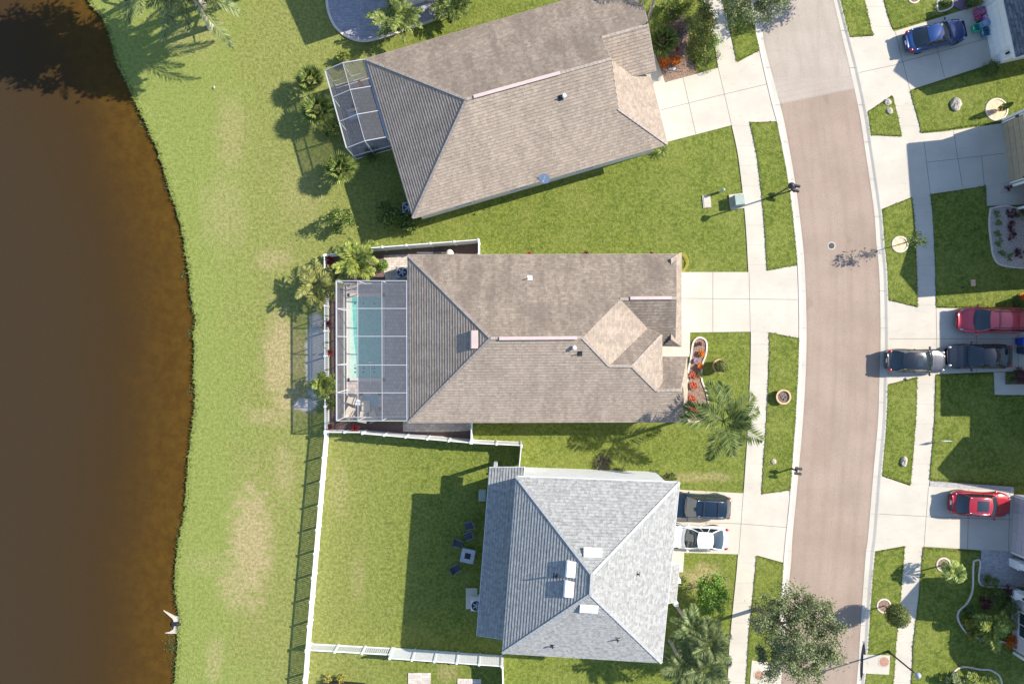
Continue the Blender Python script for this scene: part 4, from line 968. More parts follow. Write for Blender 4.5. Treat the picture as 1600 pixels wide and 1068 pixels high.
        if rails:
            r_ = MB(); xs = [xr + (xf - xr)*q for q in (.04, .12, .5, .86, .94)]
            r_.tube([Vector((x, sg*wy(x)*.90, rz(x, wr*.9) + (.005 if i in (0, 4) else .07))) for i, x in enumerate(xs)], .022, 6); r_.build('roof_rail', m_chrome if rails == 'c' else m_dark, t, smooth=True)
        dh = MB()
        for u in (.30, .60): q = sw(u, 0); dh.blob((q.x, sg*(Wd/2*.985), zb - .16), (.10, .025, .02), 8, 5)
        dh.build('door_handle', paint, t, smooth=True)
        for xw in (hl*.62, -hl*.58):
            wh = MB(); wh.lathe((0, 0), [(.19, -.10), (.29, -.105), (.335, -.075), (.335, .075), (.29, .105), (.19, .10)], 26)
            Mx = Matrix.Rotation(R(90), 3, 'X'); c = Vector((xw, sg*(Wd/2 - .115), .335)); wh.v = [Mx @ v + c for v in wh.v]
            wo = wh.build('wheel', m_tyre, t, smooth=True); rm = MB()
            rm.lathe((0, 0), [(0, .085), (.05, .085), (.2, .06), (.2, -.06)], 20); rm.v = [Mx @ Vector((v.x, v.y, -sg*v.z)) + c for v in rm.v]; rm.build('rim', rim, wo, smooth=True)
    for i in range(bars):
        x = xr + (xf - xr)*(.28 + .5*i/max(1, bars-1)); m = MB(); m.tube([Vector((x, y*wr*.92, rz(x, 0) + .07)) for y in (-1, 0, 1)], .024, 6); m.build('cross_bar', m_dark, t)
    if sunroof:
        u0, u1, ww = sunroof
        sr = patch(lambda u, v: (lambda x: Vector((x, (2*v-1)*wr*ww, rz(x, (2*v-1)*wr*ww) + .014)))(xr + (xf - xr)*(u0 + (u1-u0)*u)), 6, 6); sr.build('sunroof', m_cglass, t, smooth=True)
    g = MB(); g.box((hl*.985, 0, .47), (.06, Wd*.42, .16)); g.box((hl*.93, 0, .30), (.16, Wd*.6, .10)); g.box((-hl*.965, 0, .34), (.12, Wd*.66, .14)); g.build('bumper_trim', m_blkp, t)
    pt_ = MB(); pt_.box((-hl*1.0, 0, K['tail'] - .26), (.03, .32, .16)); pt_.build('number_plate', m_plate, t)
    wp = MB(); z0 = prof(K['wb']) + .07
    wp.tube([Vector((xb + .17, -.1, z0)), Vector((xb - .0, -.62, z0 + .06))], .012, 5); wp.tube([Vector((xb + .17, .35, z0)), Vector((xb + .08, -.15, z0 + .05))], .012, 5); wp.build('wiper', m_blkp, t)
    # shut lines on the bonnet
    sh = MB()
    for sg in (-1, 1): sh.tube([Vector((xb + .12 + k*(hl*.86 - xb)/6, sg*Wd/2*(.80 - .02*k), prof((xb + .12 + k*(hl*.86 - xb)/6)/hl) + .010)) for k in range(7)], .011, 4)
    xx = hl*.90; sh.tube([Vector((xx + .05*(1-(y*y)), y*Wd/2*.66, prof(xx/hl) + .012)) for y in (-1, -.5, 0, .5, 1)], .011, 4)
    if kind == 'sedan':
        xx = (xq - .16); sh.tube([Vector((xx, y*Wd/2*.78, prof(xx/hl) + .02)) for y in (-1, 0, 1)], .009, 4)
    sh.build('shut_line', m_blkp, t)
    g0 = W(px, py, .75); t.location = (g0.x, g0.y, .062); t.rotation_euler = (0, 0, R(deg)); return t
P_blue = M_paint('paint_blue', (.010, .045, .17), .35); P_red = M_paint('paint_red', (.36, .012, .022), .15); P_van = M_paint('paint_burgundy', (.50, .035, .055), .2); P_black = M_paint('paint_black', (.007, .009, .013), .1); P_grey = M_paint('paint_grey', (.075, .075, .078), .5); P_navy = M_paint('paint_navy', (.009, .020, .036), .25); P_white = M_paint('paint_white', (.80, .80, .79), 0, .3); P_brown = M_paint('paint_olive', (.06, .055, .04), .4)
car('parked_sedan', 'dark blue sedan parked nose in beside the heap of coloured toys', 'car', 1463, 55, 13.5, 4.75, 1.84, 1.46, P_blue, 'sedan')
car('parked_minivan', 'burgundy red minivan with black roof bars on the three car driveway', 'car', 1549, 500, 179.3, 5.15, 2.0, 1.75, P_van, 'van', rails=True, bars=2)
car('parked_hatchback', 'silver grey crossover with black roof standing across the sidewalk', 'car', 1431.5, 563.5, -.8, 4.55, 1.84, 1.55, P_grey, 'hatch', roofpaint=P_black, sunroof=(.62, .90, .62))
car('parked_sedan', 'black sedan parked nose to nose with the silver crossover', 'car', 1530.5, 556.5, 180, 4.95, 1.90, 1.47, P_black, 'sedan')
car('parked_crossover', 'bright red crossover with panoramic glass roof', 'car', 1532.5, 787, -3.2, 4.6, 1.88, 1.64, P_red, 'hatch', rails='c', sunroof=(.30, .86, .60))
car('parked_suv', 'navy blue SUV with silver roof rails half under the grey roof', 'car', 1092, 790, 177.5, 4.75, 1.88, 1.70, P_navy, 'suv', rails='c', bars=2)
car('parked_sedan', 'white sedan next to the navy SUV by the grey house', 'car', 1089, 839.5, 177.6, 4.80, 1.84, 1.44, P_white, 'sedan')
# ---------------------------------------------------------------- vegetation
rv = random.Random(21)
def leafquad(b, p, d, n, L, w):
    """diamond leaf from p along d"""
    s = d.cross(n)
    if s.length < 1e-4: s = d.orthogonal()
    s.normalize(); m = p + d * (L * .45) + n * (L * .05)
    b.add([p, m + s * w, p + d * L, m - s * w], [(0, 1, 2, 3)])
def rdir(r, up=0.0):
    while True:
        v = Vector((r.uniform(-1, 1), r.uniform(-1, 1), r.uniform(-1, 1)))
        if .05 < v.length < 1: v.normalize(); v.z += up; return v.normalized()
def crown_clumps(b, c, rad, nclump, per, leaf, r, spread=.28, shell=.55, flat=.0):
    c = Vector(c); rad = Vector(rad)
    for i in range(nclump):
        d = rdir(r, .15); q = (shell + (1 - shell) * r.random() ** .6); cc = c + Vector((d.x * rad.x, d.y * rad.y, d.z * rad.z)) * q * r.uniform(.82, 1.06)
        sp = spread * r.uniform(.6, 1.35) * (rad.x + rad.y) / 2
        for k in range(int(per * r.uniform(.6, 1.3))):
            g = Vector((r.gauss(0, .5), r.gauss(0, .5), r.gauss(0, .35))) * sp
            n = rdir(r, .5); dd = (rdir(r) + (g.normalized() if g.length > 0 else Vector()) * .6); dd = (dd - n * dd.dot(n)).normalized()
            leafquad(b, cc + g, dd, n, leaf * r.uniform(.7, 1.35), leaf * r.uniform(.22, .36))
def limbs(b, base, top, r0, rad, r, k=6):
    base, top = Vector(base), Vector(top)
    mid = base.lerp(top, .55) + Vector((r.uniform(-.1, .1), r.uniform(-.1, .1), 0))
    b.tube([base, base.lerp(mid, .12), mid, top], [r0 * 1.35, r0, r0 * .75, r0 * .35], 9)
    for i in range(k):
        a = 2 * math.pi * (i + r.random() * .6) / k; s = base.lerp(top, r.uniform(.45, .8)); e = s + Vector((math.cos(a) * rad * r.uniform(.5, .85), math.sin(a) * rad * r.uniform(.5, .85), rad * r.uniform(.25, .7)))
        b.tube([s, s.lerp(e, .5) + Vector((0, 0, .08 * rad)), e], [r0 * .5, r0 * .3, r0 * .1], 6)
        for j in range(2):
            e2 = s.lerp(e, .6) + Vector((r.uniform(-.4, .4) * rad, r.uniform(-.4, .4) * rad, r.uniform(.1, .35) * rad)); b.tube([s.lerp(e, .55), e2], [r0 * .22, r0 * .06], 5)
def tree(name, label, base, ctr, rad, r0, leafm, nclump, per, leaf, seed, bark=None, group=None, spread=.28, shell=.5, cat='tree'):
    r = random.Random(seed); t = thing(name, label, cat, base, group); b = MB(); top = Vector(ctr)
    limbs(b, base, top, r0, min(rad[0], rad[1]), r); b.build('trunk', bark or m_bark, t, smooth=True)
    b = MB(); crown_clumps(b, ctr, rad, nclump, per, leaf, r, spread, shell); b.build('crown', leafm, t); return t
def frond(b, o, az, el, L, droop, n, ll, lw, r, twist=0.0, vshape=.35, start=.16):
    """feather frond; arc bends down by droop radians over its length"""
    P = [Vector(o)]; T = []; N = 14
    for i in range(N):
        e = el - droop * ((i + .5) / N) ** 1.3; d = Vector((math.cos(az) * math.cos(e), math.sin(az) * math.cos(e), math.sin(e))); T.append(d); P.append(P[-1] + d * L / N)
    T.append(T[-1]); b.tube(P[::2], [.030 * L / 3 * (1 - .85 * i / (len(P[::2]) - 1)) + .004 for i in range(len(P[::2]))], 4, cap=False)
    for i in range(n):
        t = start + (1 - start) * (i + .5) / n; f = t * N; k = min(N - 1, int(f)); p = P[k].lerp(P[k + 1], f - k); d = T[k]
        side = d.cross(Vector((0, 0, 1))); side = side.normalized() if side.length > .01 else Vector((1, 0, 0)); up = side.cross(d).normalized()
        prof = math.sin(math.pi * min(1, .18 + .82 * t) ** 1.1) ** .6 if t < 1 else .2
        for s in (-1, 1):
            dd = (side * s * r.uniform(.75, 1.0) + d * (.35 + .75 * t) + up * r.uniform(vshape - .35, vshape + .15) - Vector((0, 0, r.uniform(.05, .35)))).normalized()
            leafquad(b, p, dd, (up + side * s * .3).normalized(), ll * prof * r.uniform(.8, 1.15), lw * r.uniform(.8, 1.2))
def palm(name, label, base, top, nf, L, leafm, seed, el=(1.25, -.25), droop=1.0, nl=44, ll=.62, lw=.030, tr=.13, trunkm=None, group=None, azs=None, shaft=True, cat='palm tree', vshape=.25):
    r = random.Random(seed); t = thing(name, label, cat, base, group); base, top = Vector(base), Vector(top)
    b = MB(); mid = base.lerp(top, .5) * 1.0; mid.x += (top.x - base.x) * -.12; mid.y += (top.y - base.y) * -.12
    b.tube([base, base.lerp(mid, .1), mid, top - Vector((0, 0, .25)), top], [tr * 1.5, tr * 1.1, tr * .95, tr * .85, tr * .5], 10); b.build('trunk', trunkm or m_palmbark, t, smooth=True)
    b = MB()
    for i in range(nf):
        q = i / max(1, nf - 1); az = (azs[i] if azs else i * 2.39996 + r.uniform(-.25, .25)); e = el[0] + (el[1] - el[0]) * q ** .8 + r.uniform(-.1, .1)
        frond(b, top, az, e, L * r.uniform(.85, 1.1) * (.72 + .28 * min(1, q * 2.5)), droop * r.uniform(.8, 1.2), nl, ll, lw, r, vshape=vshape)
    b.build('crown', leafm, t); return t
def cluster_palm(name, label, base, rad, ht, nf, leafm, seed, stems=5, ll=.42, lw=.034, nl=22, cat='palm', droop=1.25):
    """clumping palm: fronds arching from several stems"""
    r = random.Random(seed); t = thing(name, label, cat, base); base = Vector(base); b = MB(); c = MB(); tops = []
    for i in range(stems):
        a = 2 * math.pi * i / stems + r.random(); q = rad * r.uniform(.08, .4); s = base + Vector((math.cos(a) * q * .4, math.sin(a) * q * .4, 0)); e = base + Vector((math.cos(a) * q, math.sin(a) * q, ht * r.uniform(.35, .62)))
        b.tube([s, s.lerp(e, .5), e], [.05, .042, .03], 6); tops.append((e, a))
    for i in range(nf):
        e, a = tops[i % stems]; frond(c, e, i * 2.39996 + r.uniform(-.3, .3), r.uniform(.45, 1.25), rad * r.uniform(.75, 1.15), droop * r.uniform(.8, 1.25), nl, ll * r.uniform(.8, 1.1), lw, r, vshape=.2)
    b.build('stem', m_palmbark, t); c.build('crown', leafm, t); return t
def fan_palm(name, label, base, rad, ht, nf, leafm, seed, cat='fan palm'):
    r = random.Random(seed); t = thing(name, label, cat, base); base = Vector(base); b = MB(); top = base + Vector((0, 0, ht * .55))
    b.tube([base, top], [.12, .09], 8); b.build('trunk', m_palmbark, t); c = MB()
    for i in range(nf):
        az = i * 2.39996 + r.uniform(-.2, .2); e = 1.3 - 1.25 * (i / nf) + r.uniform(-.1, .1); d = Vector((math.cos(az) * math.cos(e), math.sin(az) * math.cos(e), math.sin(e))); st = top + d * rad * .42; c.tube([top, st], [.018, .012], 4, cap=False)
        s = d.cross(Vector((0, 0, 1))).normalized(); u = s.cross(d); fr = rad * .62
        for k in range(17):
            a = R(-105 + 210 * k / 16); dd = (d * math.cos(a) + s * math.sin(a) + u * (.12 - .10 * abs(math.sin(a)))).normalized(); tip = st + dd * fr * (1 - .22 * abs(math.sin(a))) - Vector((0, 0, .10 * fr)); m = st.lerp(tip, .6) + u * .05
            w = dd.cross(u).normalized() * fr * .075; c.add([st, m + w, tip, m - w], [(0, 1, 2, 3)])
    c.build('crown', leafm, t); return t
def rosette(b, c, rad, n, w, r, el=(1.3, .15), droop=.9):
    for i in range(n):
        az = i * 2.39996 + r.uniform(-.2, .2); e = el[0] + (el[1] - el[0]) * i / n; L = rad * r.uniform(.85, 1.15); P = [Vector(c)]
        for k in range(3): ee = e - droop * (k / 2) ** 1.4; P.append(P[-1] + Vector((math.cos(az) * math.cos(ee), math.sin(az) * math.cos(ee), math.sin(ee))) * L / 3)
        s = Vector((-math.sin(az), math.cos(az), 0)) * w
        b.add([P[0] - s*.4, P[0] + s*.4, P[1] - s, P[1] + s, P[2] - s*.8, P[2] + s*.8, P[3]], [(0, 1, 3, 2), (2, 3, 5, 4), (4, 5, 6)])
def spiky(name, label, base, rad, leafm, seed, heads=1, n=26, w=.045, ht=.5, cat='shrub', el=(1.3, .15)):
    r = random.Random(seed); t = thing(name, label, cat, base); base = Vector(base); b = MB(); c = MB()
    for i in range(heads):
        a = 2.4 * i; q = 0 if heads == 1 else rad * .55 * math.sqrt((i + .3) / heads); p = base + Vector((math.cos(a) * q, math.sin(a) * q, 0)); h = ht * r.uniform(.7, 1.2)
        b.tube([p, p + Vector((0, 0, h))], .03, 5); rosette(c, p + Vector((0, 0, h)), rad * (.95 if heads == 1 else .55), n, w, r, el)
    b.build('stem', m_bark, t); c.build('leaves', leafm, t); return t
def shrub(name, label, base, rad, ht, leafm, seed, nclump=22, per=70, leaf=.12, cat='shrub', group=None):
    r = random.Random(seed); t = thing(name, label, cat, base, group); base = Vector(base); b = MB()
    for i in range(7): a = i * .9; b.tube([base, base + Vector((math.cos(a) * rad * .5, math.sin(a) * rad * .5, ht * .6))], [.03, .012], 5)
    b.build('stem', m_bark, t); c = MB(); crown_clumps(c, base + Vector((0, 0, ht * .55)), (rad, rad, ht * .5), nclump, per, leaf, r, .26, .45); c.build('leaves', leafm, t); return t
def ball(b, c, rad, n, leaf, r):
    for i in range(n):
        d = rdir(r); p = Vector(c) + d * rad * r.uniform(.86, 1.03); t_ = rdir(r); t_ = (t_ - d * t_.dot(d) * .6).normalized(); leafquad(b, p, t_, (d + rdir(r) * .5).normalized(), leaf * r.uniform(.7, 1.3), leaf * .32)
def ring_bed(label, x, y, r, mat, name='tree_ring'):
    t = thing(name, label, 'bed', G(x, y)); b = MB(); b.lathe(G(x, y), [(r + .07, .0), (r + .07, .13), (r - .03, .15), (r - .06, .06)], 26); b.build('edging', m_edge, t); c = MB(); c.cyl(G(x, y), r - .04, .0, .105, 26); c.build('mulch', mat, t)
def base_of(px, py, h): w = W(px, py, h); return Vector((w.x, w.y, 0))

# trees
gb = base_of(1243, 990, 5.2)
tree('oak_tree', 'large grey green oak spreading over the verge and the street edge', gb + Vector((-.9, -.2, 0)), W(1243, 992, 5.4), (3.45, 3.7, 2.2), .16, m_oak, 170, 175, .14, 1, spread=.115, shell=.30)
tree('oak_tree', 'oak over the sidewalk beside the pale stretch of road', W(1168, 16, 0) + Vector((0, -2.0, 0)) * 0, W(1180, -22, 5), (2.8, 3.2, 2.0), .14, m_oak, 110, 150, .14, 2, spread=.125, shell=.30)
tree('young_tree', 'slender young tree with sparse dark leaves in a sandy ring', G(1405, 382), W(1434, 373, 2.6), (.75, .55, 1.4), .04, m_leafg, 16, 26, .16, 3, spread=.35, shell=.2)
ring_bed('round sandy ring under the young tree', 1405, 382, .58, m_sand)
b0 = G(1380, 945); tt = thing('ball_topiary', 'clipped round topiary tree on a thin trunk over the verge', 'topiary', b0); b = MB(); b.tube([b0, b0 + Vector((.03, .02, .9)), b0 + Vector((0, 0, 1.7))], [.05, .04, .035], 7); b.build('trunk', m_bark, tt); b = MB(); ball(b, b0 + Vector((.02, -.03, 2.0)), .86, 2600, .11, rv); b.blob(b0 + Vector((.02, -.03, 2.0)), .74, 14, 10); b.build('crown', m_topiary, tt)
ring_bed('round bed of dark pebbles under the ball topiary', 1380, 945, .5, m_mulch)
tree('shade_tree', 'light green leafy tree beside the palm group of the grey house', base_of(1113, 930, 2.2), W(1114, 927, 2.4), (1.35, 1.55, 1.1), .06, m_bright, 70, 75, .15, 5, spread=.2, shell=.3)
tree('ligustrum_tree', 'yellow green rounded tree in the corner garden of the angled house', base_of(1097, 45, 2.4), W(1096, 38, 2.8), (1.25, 2.2, 1.2), .06, M_leaf('ligustrum_leaf', (.085, .105, .018), (.27, .27, .07)), 95, 80, .13, 6, spread=.17, shell=.3)
shrub('loropetalum_shrub', 'greyish purple shrub between the fan palm and the rounded tree', W(1066, 46), .95, 1.1, M_leaf('purple_leaf', (.10, .075, .085), (.25, .19, .19)), 7, 34, 60, .09)
shrub('hedge_shrub', 'low green shrub by the corner of driveway and sidewalk', G(1102, 92), 1.1, .6, m_leafg, 8, 40, 70, .09)
shrub('hedge_shrub', 'green shrub against the sidewalk in the corner garden', G(1106, 72), .95, .9, m_bright, 9, 34, 60, .10)
# trees beyond the upper edge that throw the shade on the pond and the road
tree('shade_tree', 'broad tree beyond the upper edge shading the pond', G(320, -60), W(205, -105, 9), (4.6, 3.2, 2.0), .25, m_oak, 46, 230, .34, 12, spread=.20, shell=.25)
tree('shade_tree', 'tall tree beyond the upper edge at the pond corner', G(430, -30), W(335, -85, 9.0), (3.2, 2.6, 1.8), .22, m_oak, 34, 210, .34, 13, spread=.20, shell=.25)
tree('shade_tree', 'third tree beyond the upper edge between the pond trees', G(400, -20), W(300, -62, 8.0), (2.6, 2.0, 1.6), .2, m_oak, 26, 210, .34, 15, spread=.2, shell=.25)
tree('shade_tree', 'tree beyond the upper edge shading the pale road', G(1330, -60), W(1360, -85, 5), (2.4, 2.0, 1.6), .14, m_oak, 50, 90, .2, 14, spread=.26)

# palms
palm('feather_palm', 'large dark green feather palm in the front lawn of the middle house', base_of(1130, 657, 5.2) + Vector((-.1, .05, 0)), W(1130, 657, 5.2), 12, 3.1, m_palm, 30, el=(.95, -.05), droop=.95, nl=46, ll=1.0, lw=.034)
palm('feather_palm', 'big silver palm leaning by the pond edge', G(329, 42), W(300, -10, 5.0), 15, 4.3, m_silver, 31, el=(1.0, -.25), droop=1.25, nl=56, ll=.8, lw=.028, tr=.2, trunkm=M('pale_trunk', (.55, .50, .46), (.42, .38, .35), 6, .9))
palm('feather_palm', 'second palm near the water at the upper edge', G(318, 8), W(228, -40, 6.0), 14, 4.2, m_silver, 32, el=(1.0, -.2), droop=1.2, nl=56, ll=.85, lw=.028, tr=.2)
for i, (px, py, h, L, lab, sd2) in enumerate(((1082, 984, 4.2, 1.9, 'bushy foxtail palm nearest the grey house wall', 33), (1109, 1004, 4.8, 1.9, 'bushy foxtail palm next to the sidewalk', 34), (1066, 1040, 4.0, 2.0, 'pale foxtail palm at the lower edge by the grey roof', 35), (1103, 1042, 4.4, 2.0, 'dense foxtail palm at the lower edge by the sidewalk', 36))):
    palm('foxtail_palm', lab, base_of(px, py, h) + Vector((-.35 + .2*i, .5 - .2*i, 0)), W(px, py, h), 14, L, M_leaf('foxtail_leaf', (.06, .10, .03), (.26, .31, .12)) if i == 0 else m_silver, sd2, el=(1.15, .0), droop=1.15, nl=60, ll=.55, lw=.024, group='foxtail palms beside the grey house', vshape=.5)
palm('feather_palm', 'tall palm at the porch corner of the angled house', W(1012, 20, 0) + Vector((-.1, -1.0, 0)), W(1032, -40, 5.5), 14, 2.9, m_palmy, 37, el=(.9, -.45), droop=1.2, nl=40, ll=.6, lw=.02, tr=.12)
fan_palm('fan_palm', 'broad green fan palm by the wall of the angled house', base_of(1037, 62, 1.6), 1.45, 2.0, 24, m_fan, 40)
fan_palm('fan_palm', 'fan palm outside the upper corner of the small screen porch', base_of(484, 123, 1.6), 1.38, 2.2, 18, m_fan, 41)
fan_palm('fan_palm', 'pale fan palm outside the middle of the small screen porch', base_of(496, 169, 1.8), 1.56, 2.4, 18, m_fan, 42)
fan_palm('fan_palm', 'bushy fan palm at the lower corner of the small screen porch', base_of(531, 262, 1.7), 1.50, 2.2, 22, m_fan, 43)
cluster_palm('clumping_palm', 'large clumping palm beside the paved oval', base_of(622, 26, 2.0), 2.0, 3.2, 40, m_fan, 44, 7, .42, .05, 20)
cluster_palm('clumping_palm', 'clumping palm at the upper edge by the sloping lawn', base_of(704, 4, 1.6), 1.7, 2.4, 26, m_palm, 45, 5, .5, .05, 18)
shrub('orange_tree', 'round leafy shrub standing alone on the lawn behind the angled house', G(537, 346), 1.05, 2.3, m_leafg, 46, 26, 60, .17)
shrub('leafy_shrub', 'dark glossy shrub at the pond corner of the angled house', G(612, 340), 1.0, 1.7, m_leafg, 47, 24, 60, .2)
shrub('leafy_shrub', 'glossy shrub under the eave corner of the angled house', G(640, 350), .8, 1.2, m_leafg, 48, 18, 60, .18)
shrub('leafy_shrub', 'small dark shrub behind the lower side of the screen porch', G(580, 243), .65, .9, m_leafg, 49, 14, 60, .14)
shrub('leafy_shrub', 'low dark shrub along the outer side of the screen porch', G(522, 205), .8, .9, m_leafg, 50, 20, 60, .13)
shrub('leafy_shrub', 'yellow green shrub at the upper corner of the screen porch', G(542, 96), .6, 1.1, m_palmy, 51, 12, 50, .14)
cluster_palm('areca_palm', 'bright yellow green areca palm beside the pool cage', base_of(556, 408, 1.6), 1.75, 2.8, 42, m_palmy, 52, 7, .5, .05, 20)
cluster_palm('areca_palm', 'olive brown palm outside the pool cage corner', base_of(497, 447, 1.6), 1.65, 2.6, 34, m_palmo, 53, 6, .55, .06, 16)
palm('date_palm', 'short green palm over the picket fence beside the pool', G(512, 602) + Vector((0, -.1, 0)), W(506, 602, 1.6), 24, 1.15, m_palmy, 54, el=(1.3, -.2), droop=.9, nl=26, ll=.32, lw=.03, tr=.09)
shrub('leafy_shrub', 'dark green shrub between picket fence and pool cage', G(518, 628), .55, 1.0, m_leafg, 55, 16, 60, .12)
shrub('round_shrub', 'small round clipped shrub on the pinkish pavers', G(598, 415), .48, .9, m_bright, 56, 20, 60, .09)
spiky('cordyline', 'bright red cordyline at the fence corner', G(518, 406), .6, m_red, 57, 3, 20, .05, .6)
spiky('cordyline', 'dark maroon cordyline straddling the picket fence', G(516, 506), .55, m_maroon, 58, 1, 26, .045, .7)
spiky('cordyline', 'small red cordyline against the picket fence', G(518, 551), .38, m_red, 59, 1, 18, .045, .35)
spiky('cordyline', 'dark red cordyline in the fence corner by the pool cage', G(517, 665), .42, m_maroon, 60, 1, 20, .05, .4)
spiky('cordyline', 'rusty red cordyline beside the board fence', G(556, 668), .5, m_red, 61, 1, 26, .05, .35)
for x, lab, mm in ((830, 'tan red cordyline under the north eave of the middle house', m_red), (917, 'wine red cordyline under the north eave of the middle house', m_maroon), (1019, 'dark cordyline under the north eave near the driveway', m_maroon)): spiky('cordyline', lab, G(x, 403) + Vector((0, 0, 0)), .62, mm, 62 + x, 2, 20, .05, .8)
spiky('ornamental_grass', 'spiky grass clump at the driveway corner of the angled house', G(1034, 237), .75, m_fan, 70, 1, 40, .028, .15)
spiky('croton', 'orange croton in the corner garden of the angled house, nearer the porch', G(1037, 100), .62, m_orange, 71, 9, 12, .05, .3)
spiky('croton', 'orange croton with red tips in the corner garden', G(1054, 97), .55, m_orange, 72, 9, 12, .05, .3)
spiky('croton', 'scarlet cordyline standing behind the orange crotons', G(1055, 80), .45, m_red, 73, 2, 18, .045, .4)
# front bed of the middle house
for i, (x, y, rr, mm, lab) in enumerate(((1081, 586, .38, m_redmix, 'red bush at the wall end of the front bed'), (1082, 602, .42, m_redmix, 'red bush against the front wall of the middle house'), (1080, 622, .38, m_redmix, 'red bush halfway along the front wall'), (1082, 640, .40, m_redmix, 'last red bush toward the feather palm'),
        (1095, 552, .34, m_orange, 'orange bush inside the kerb tip of the front bed'), (1086, 563, .26, M_leaf('mauve_leaf', (.22, .12, .2), (.42, .28, .38)), 'mauve bush near the entry path'), (1093, 572, .33, m_orange, 'orange and yellow bush by the planter'), (1092, 585, .28, m_yellow, 'variegated yellow bush in the front bed'), (1092, 537, .22, m_maroon, 'tiny dark bush at the tip of the front bed'))):
    spiky('bedding_bush', lab, G(x, y), rr, mm, 80 + i, 7, 11, .045, .28)
def bedpoly(name, pts, mat, lab, z=.05, edge=True, closed=True):
    t = thing(name, lab, 'bed', G(*pts[0])); P = spline([(x, y, 0) for x, y in (pts + pts[:1] if closed else pts)], 5)
    b = MB(); b.prism([G(p.x, p.y) for p in P[:-1]], -.02, z); b.build('mulch', mat, t)
    if edge:
        e = MB()
        for p, q in zip(P[:-1], P[1:]): e.bar(G(p.x, p.y, z + .02), G(q.x, q.y, z + .02), .12, .10)
        e.build('edging', m_edge, t)
    return t
bedpoly('flower_bed', [(1079, 560), (1083, 535), (1092, 527), (1103, 533), (1103, 552), (1097, 570), (1096, 592), (1103, 612), (1108, 640), (1100, 652), (1074, 655), (1074, 590)], m_mulch, 'curved front bed of red and orange bushes by the middle house')
bedpoly('flower_bed', [(1022, 66), (1040, 34), (1068, 30), (1078, 60), (1070, 85), (1082, 98), (1086, 115), (1040, 128), (1030, 100)], m_mulch, 'corner garden bed between porch and driveway of the angled house', .03, False)
bedpoly('pebble_bed', [(1546, 326), (1570, 322), (1590, 326), (1640, 324), (1640, 420), (1600, 419), (1565, 415), (1552, 404), (1547, 380), (1544, 350)], m_pebble, 'pebble bed with clipped green border and maroon plants', .10)
for i, (x, y) in enumerate(((1555, 335), (1556, 350), (1557, 365), (1559, 380), (1563, 396), (1575, 402))): shrub('border_shrub', 'small bright green border bush in the pebble bed', G(x, y), .34, .45, m_bright, 100 + i, 9, 40, .07, group='bright green border bushes in the pebble bed')
for i, (x, y, lab) in enumerate(((1577, 334, 'maroon bush at the upper end of the pebble bed'), (1574, 352, 'dark maroon bush in the middle of the pebble bed'), (1576, 368, 'small maroon bush above the bare pebbles'), (1588, 396, 'maroon bush at the lower end of the pebble bed'), (1590, 336, 'green topped bush beside the house in the pebble bed'))): shrub('maroon_shrub', lab, G(x, y), .42, .55, m_maroon if i < 4 else m_leafg, 110 + i, 10, 44, .09)
bedpoly('shrub_bed', [(1520, 875), (1530, 876), (1531, 912), (1576, 920), (1580, 960), (1580, 1000), (1560, 1000), (1535, 997), (1512, 990), (1497, 970), (1496, 955), (1510, 940), (1518, 920), (1519, 890)], m_mulchd, 'curved dark mulch bed in front of the mauve house', .08)
for i, (x, y, rr, hh, mm, lab) in enumerate(((1541, 908, .65, .9, m_leafg, 'dark green shrub with a white bloom beside the paver courtyard'), (1548, 930, .85, 1.1, m_leafg, 'dark spreading shrub in the middle of the curved bed'), (1568, 945, .9, 1.2, m_leafg, 'tall dark shrub by the window of the mauve house'), (1570, 920, .55, .8, m_maroon, 'rust red shrub by the white column'), (1510, 950, .5, .5, m_leafg, 'low dark shrub in the bend of the curved bed'), (1508, 971, .40, .6, m_yellow, 'gold flecked shrub at the kerb of the curved bed'), (1516, 990, .42, .5, m_yellow, 'yellow green tuft at the lower kerb of the curved bed'), (1572, 972, .5, .8, m_yellow, 'gold and green croton under the window'), (1576, 1000, .5, .6, m_orange, 'orange and gold croton at the wall corner'), (1535, 938, .5, .6, m_maroon, 'bronze leaved shrub at the mulch edge'))): shrub('bed_shrub', lab, G(x, y), rr, hh, mm, 120 + i, 16, 50, .12)
cluster_palm('clumping_palm', 'sunlit arching palm in the curved bed of the mauve house', base_of(1549, 980, 1.3), 1.45, 2.3, 26, m_palmy, 131, 4, .5, .055, 18)
palm('young_palm', 'pale young palm leaning over the ring bed', G(1474, 881), W(1492, 894, 2.1), 18, 1.0, m_pale, 132, el=(1.2, -.3), droop=1.2, nl=16, ll=.42, lw=.04, tr=.06)
ring_bed('pale ring bed at the foot of the young palm', 1473, 881, .5, m_mulch)
bedpoly('palm_bed', [(1482, 1066), (1490, 1047), (1505, 1040), (1530, 1044), (1548, 1046), (1563, 1062), (1560, 1110), (1490, 1110)], m_sand, 'sandy bed with palms at the lower edge', .07)
cluster_palm('clumping_palm', 'low silvery palm in the sandy bed', base_of(1500, 1068, .8), 1.0, 1.4, 18, m_silver, 133, 4, .4, .045, 16)
cluster_palm('clumping_palm', 'yellow green palm in the sandy bed', base_of(1535, 1066, .8), 1.2, 1.5, 20, m_palmy, 134, 4, .4, .045, 16)
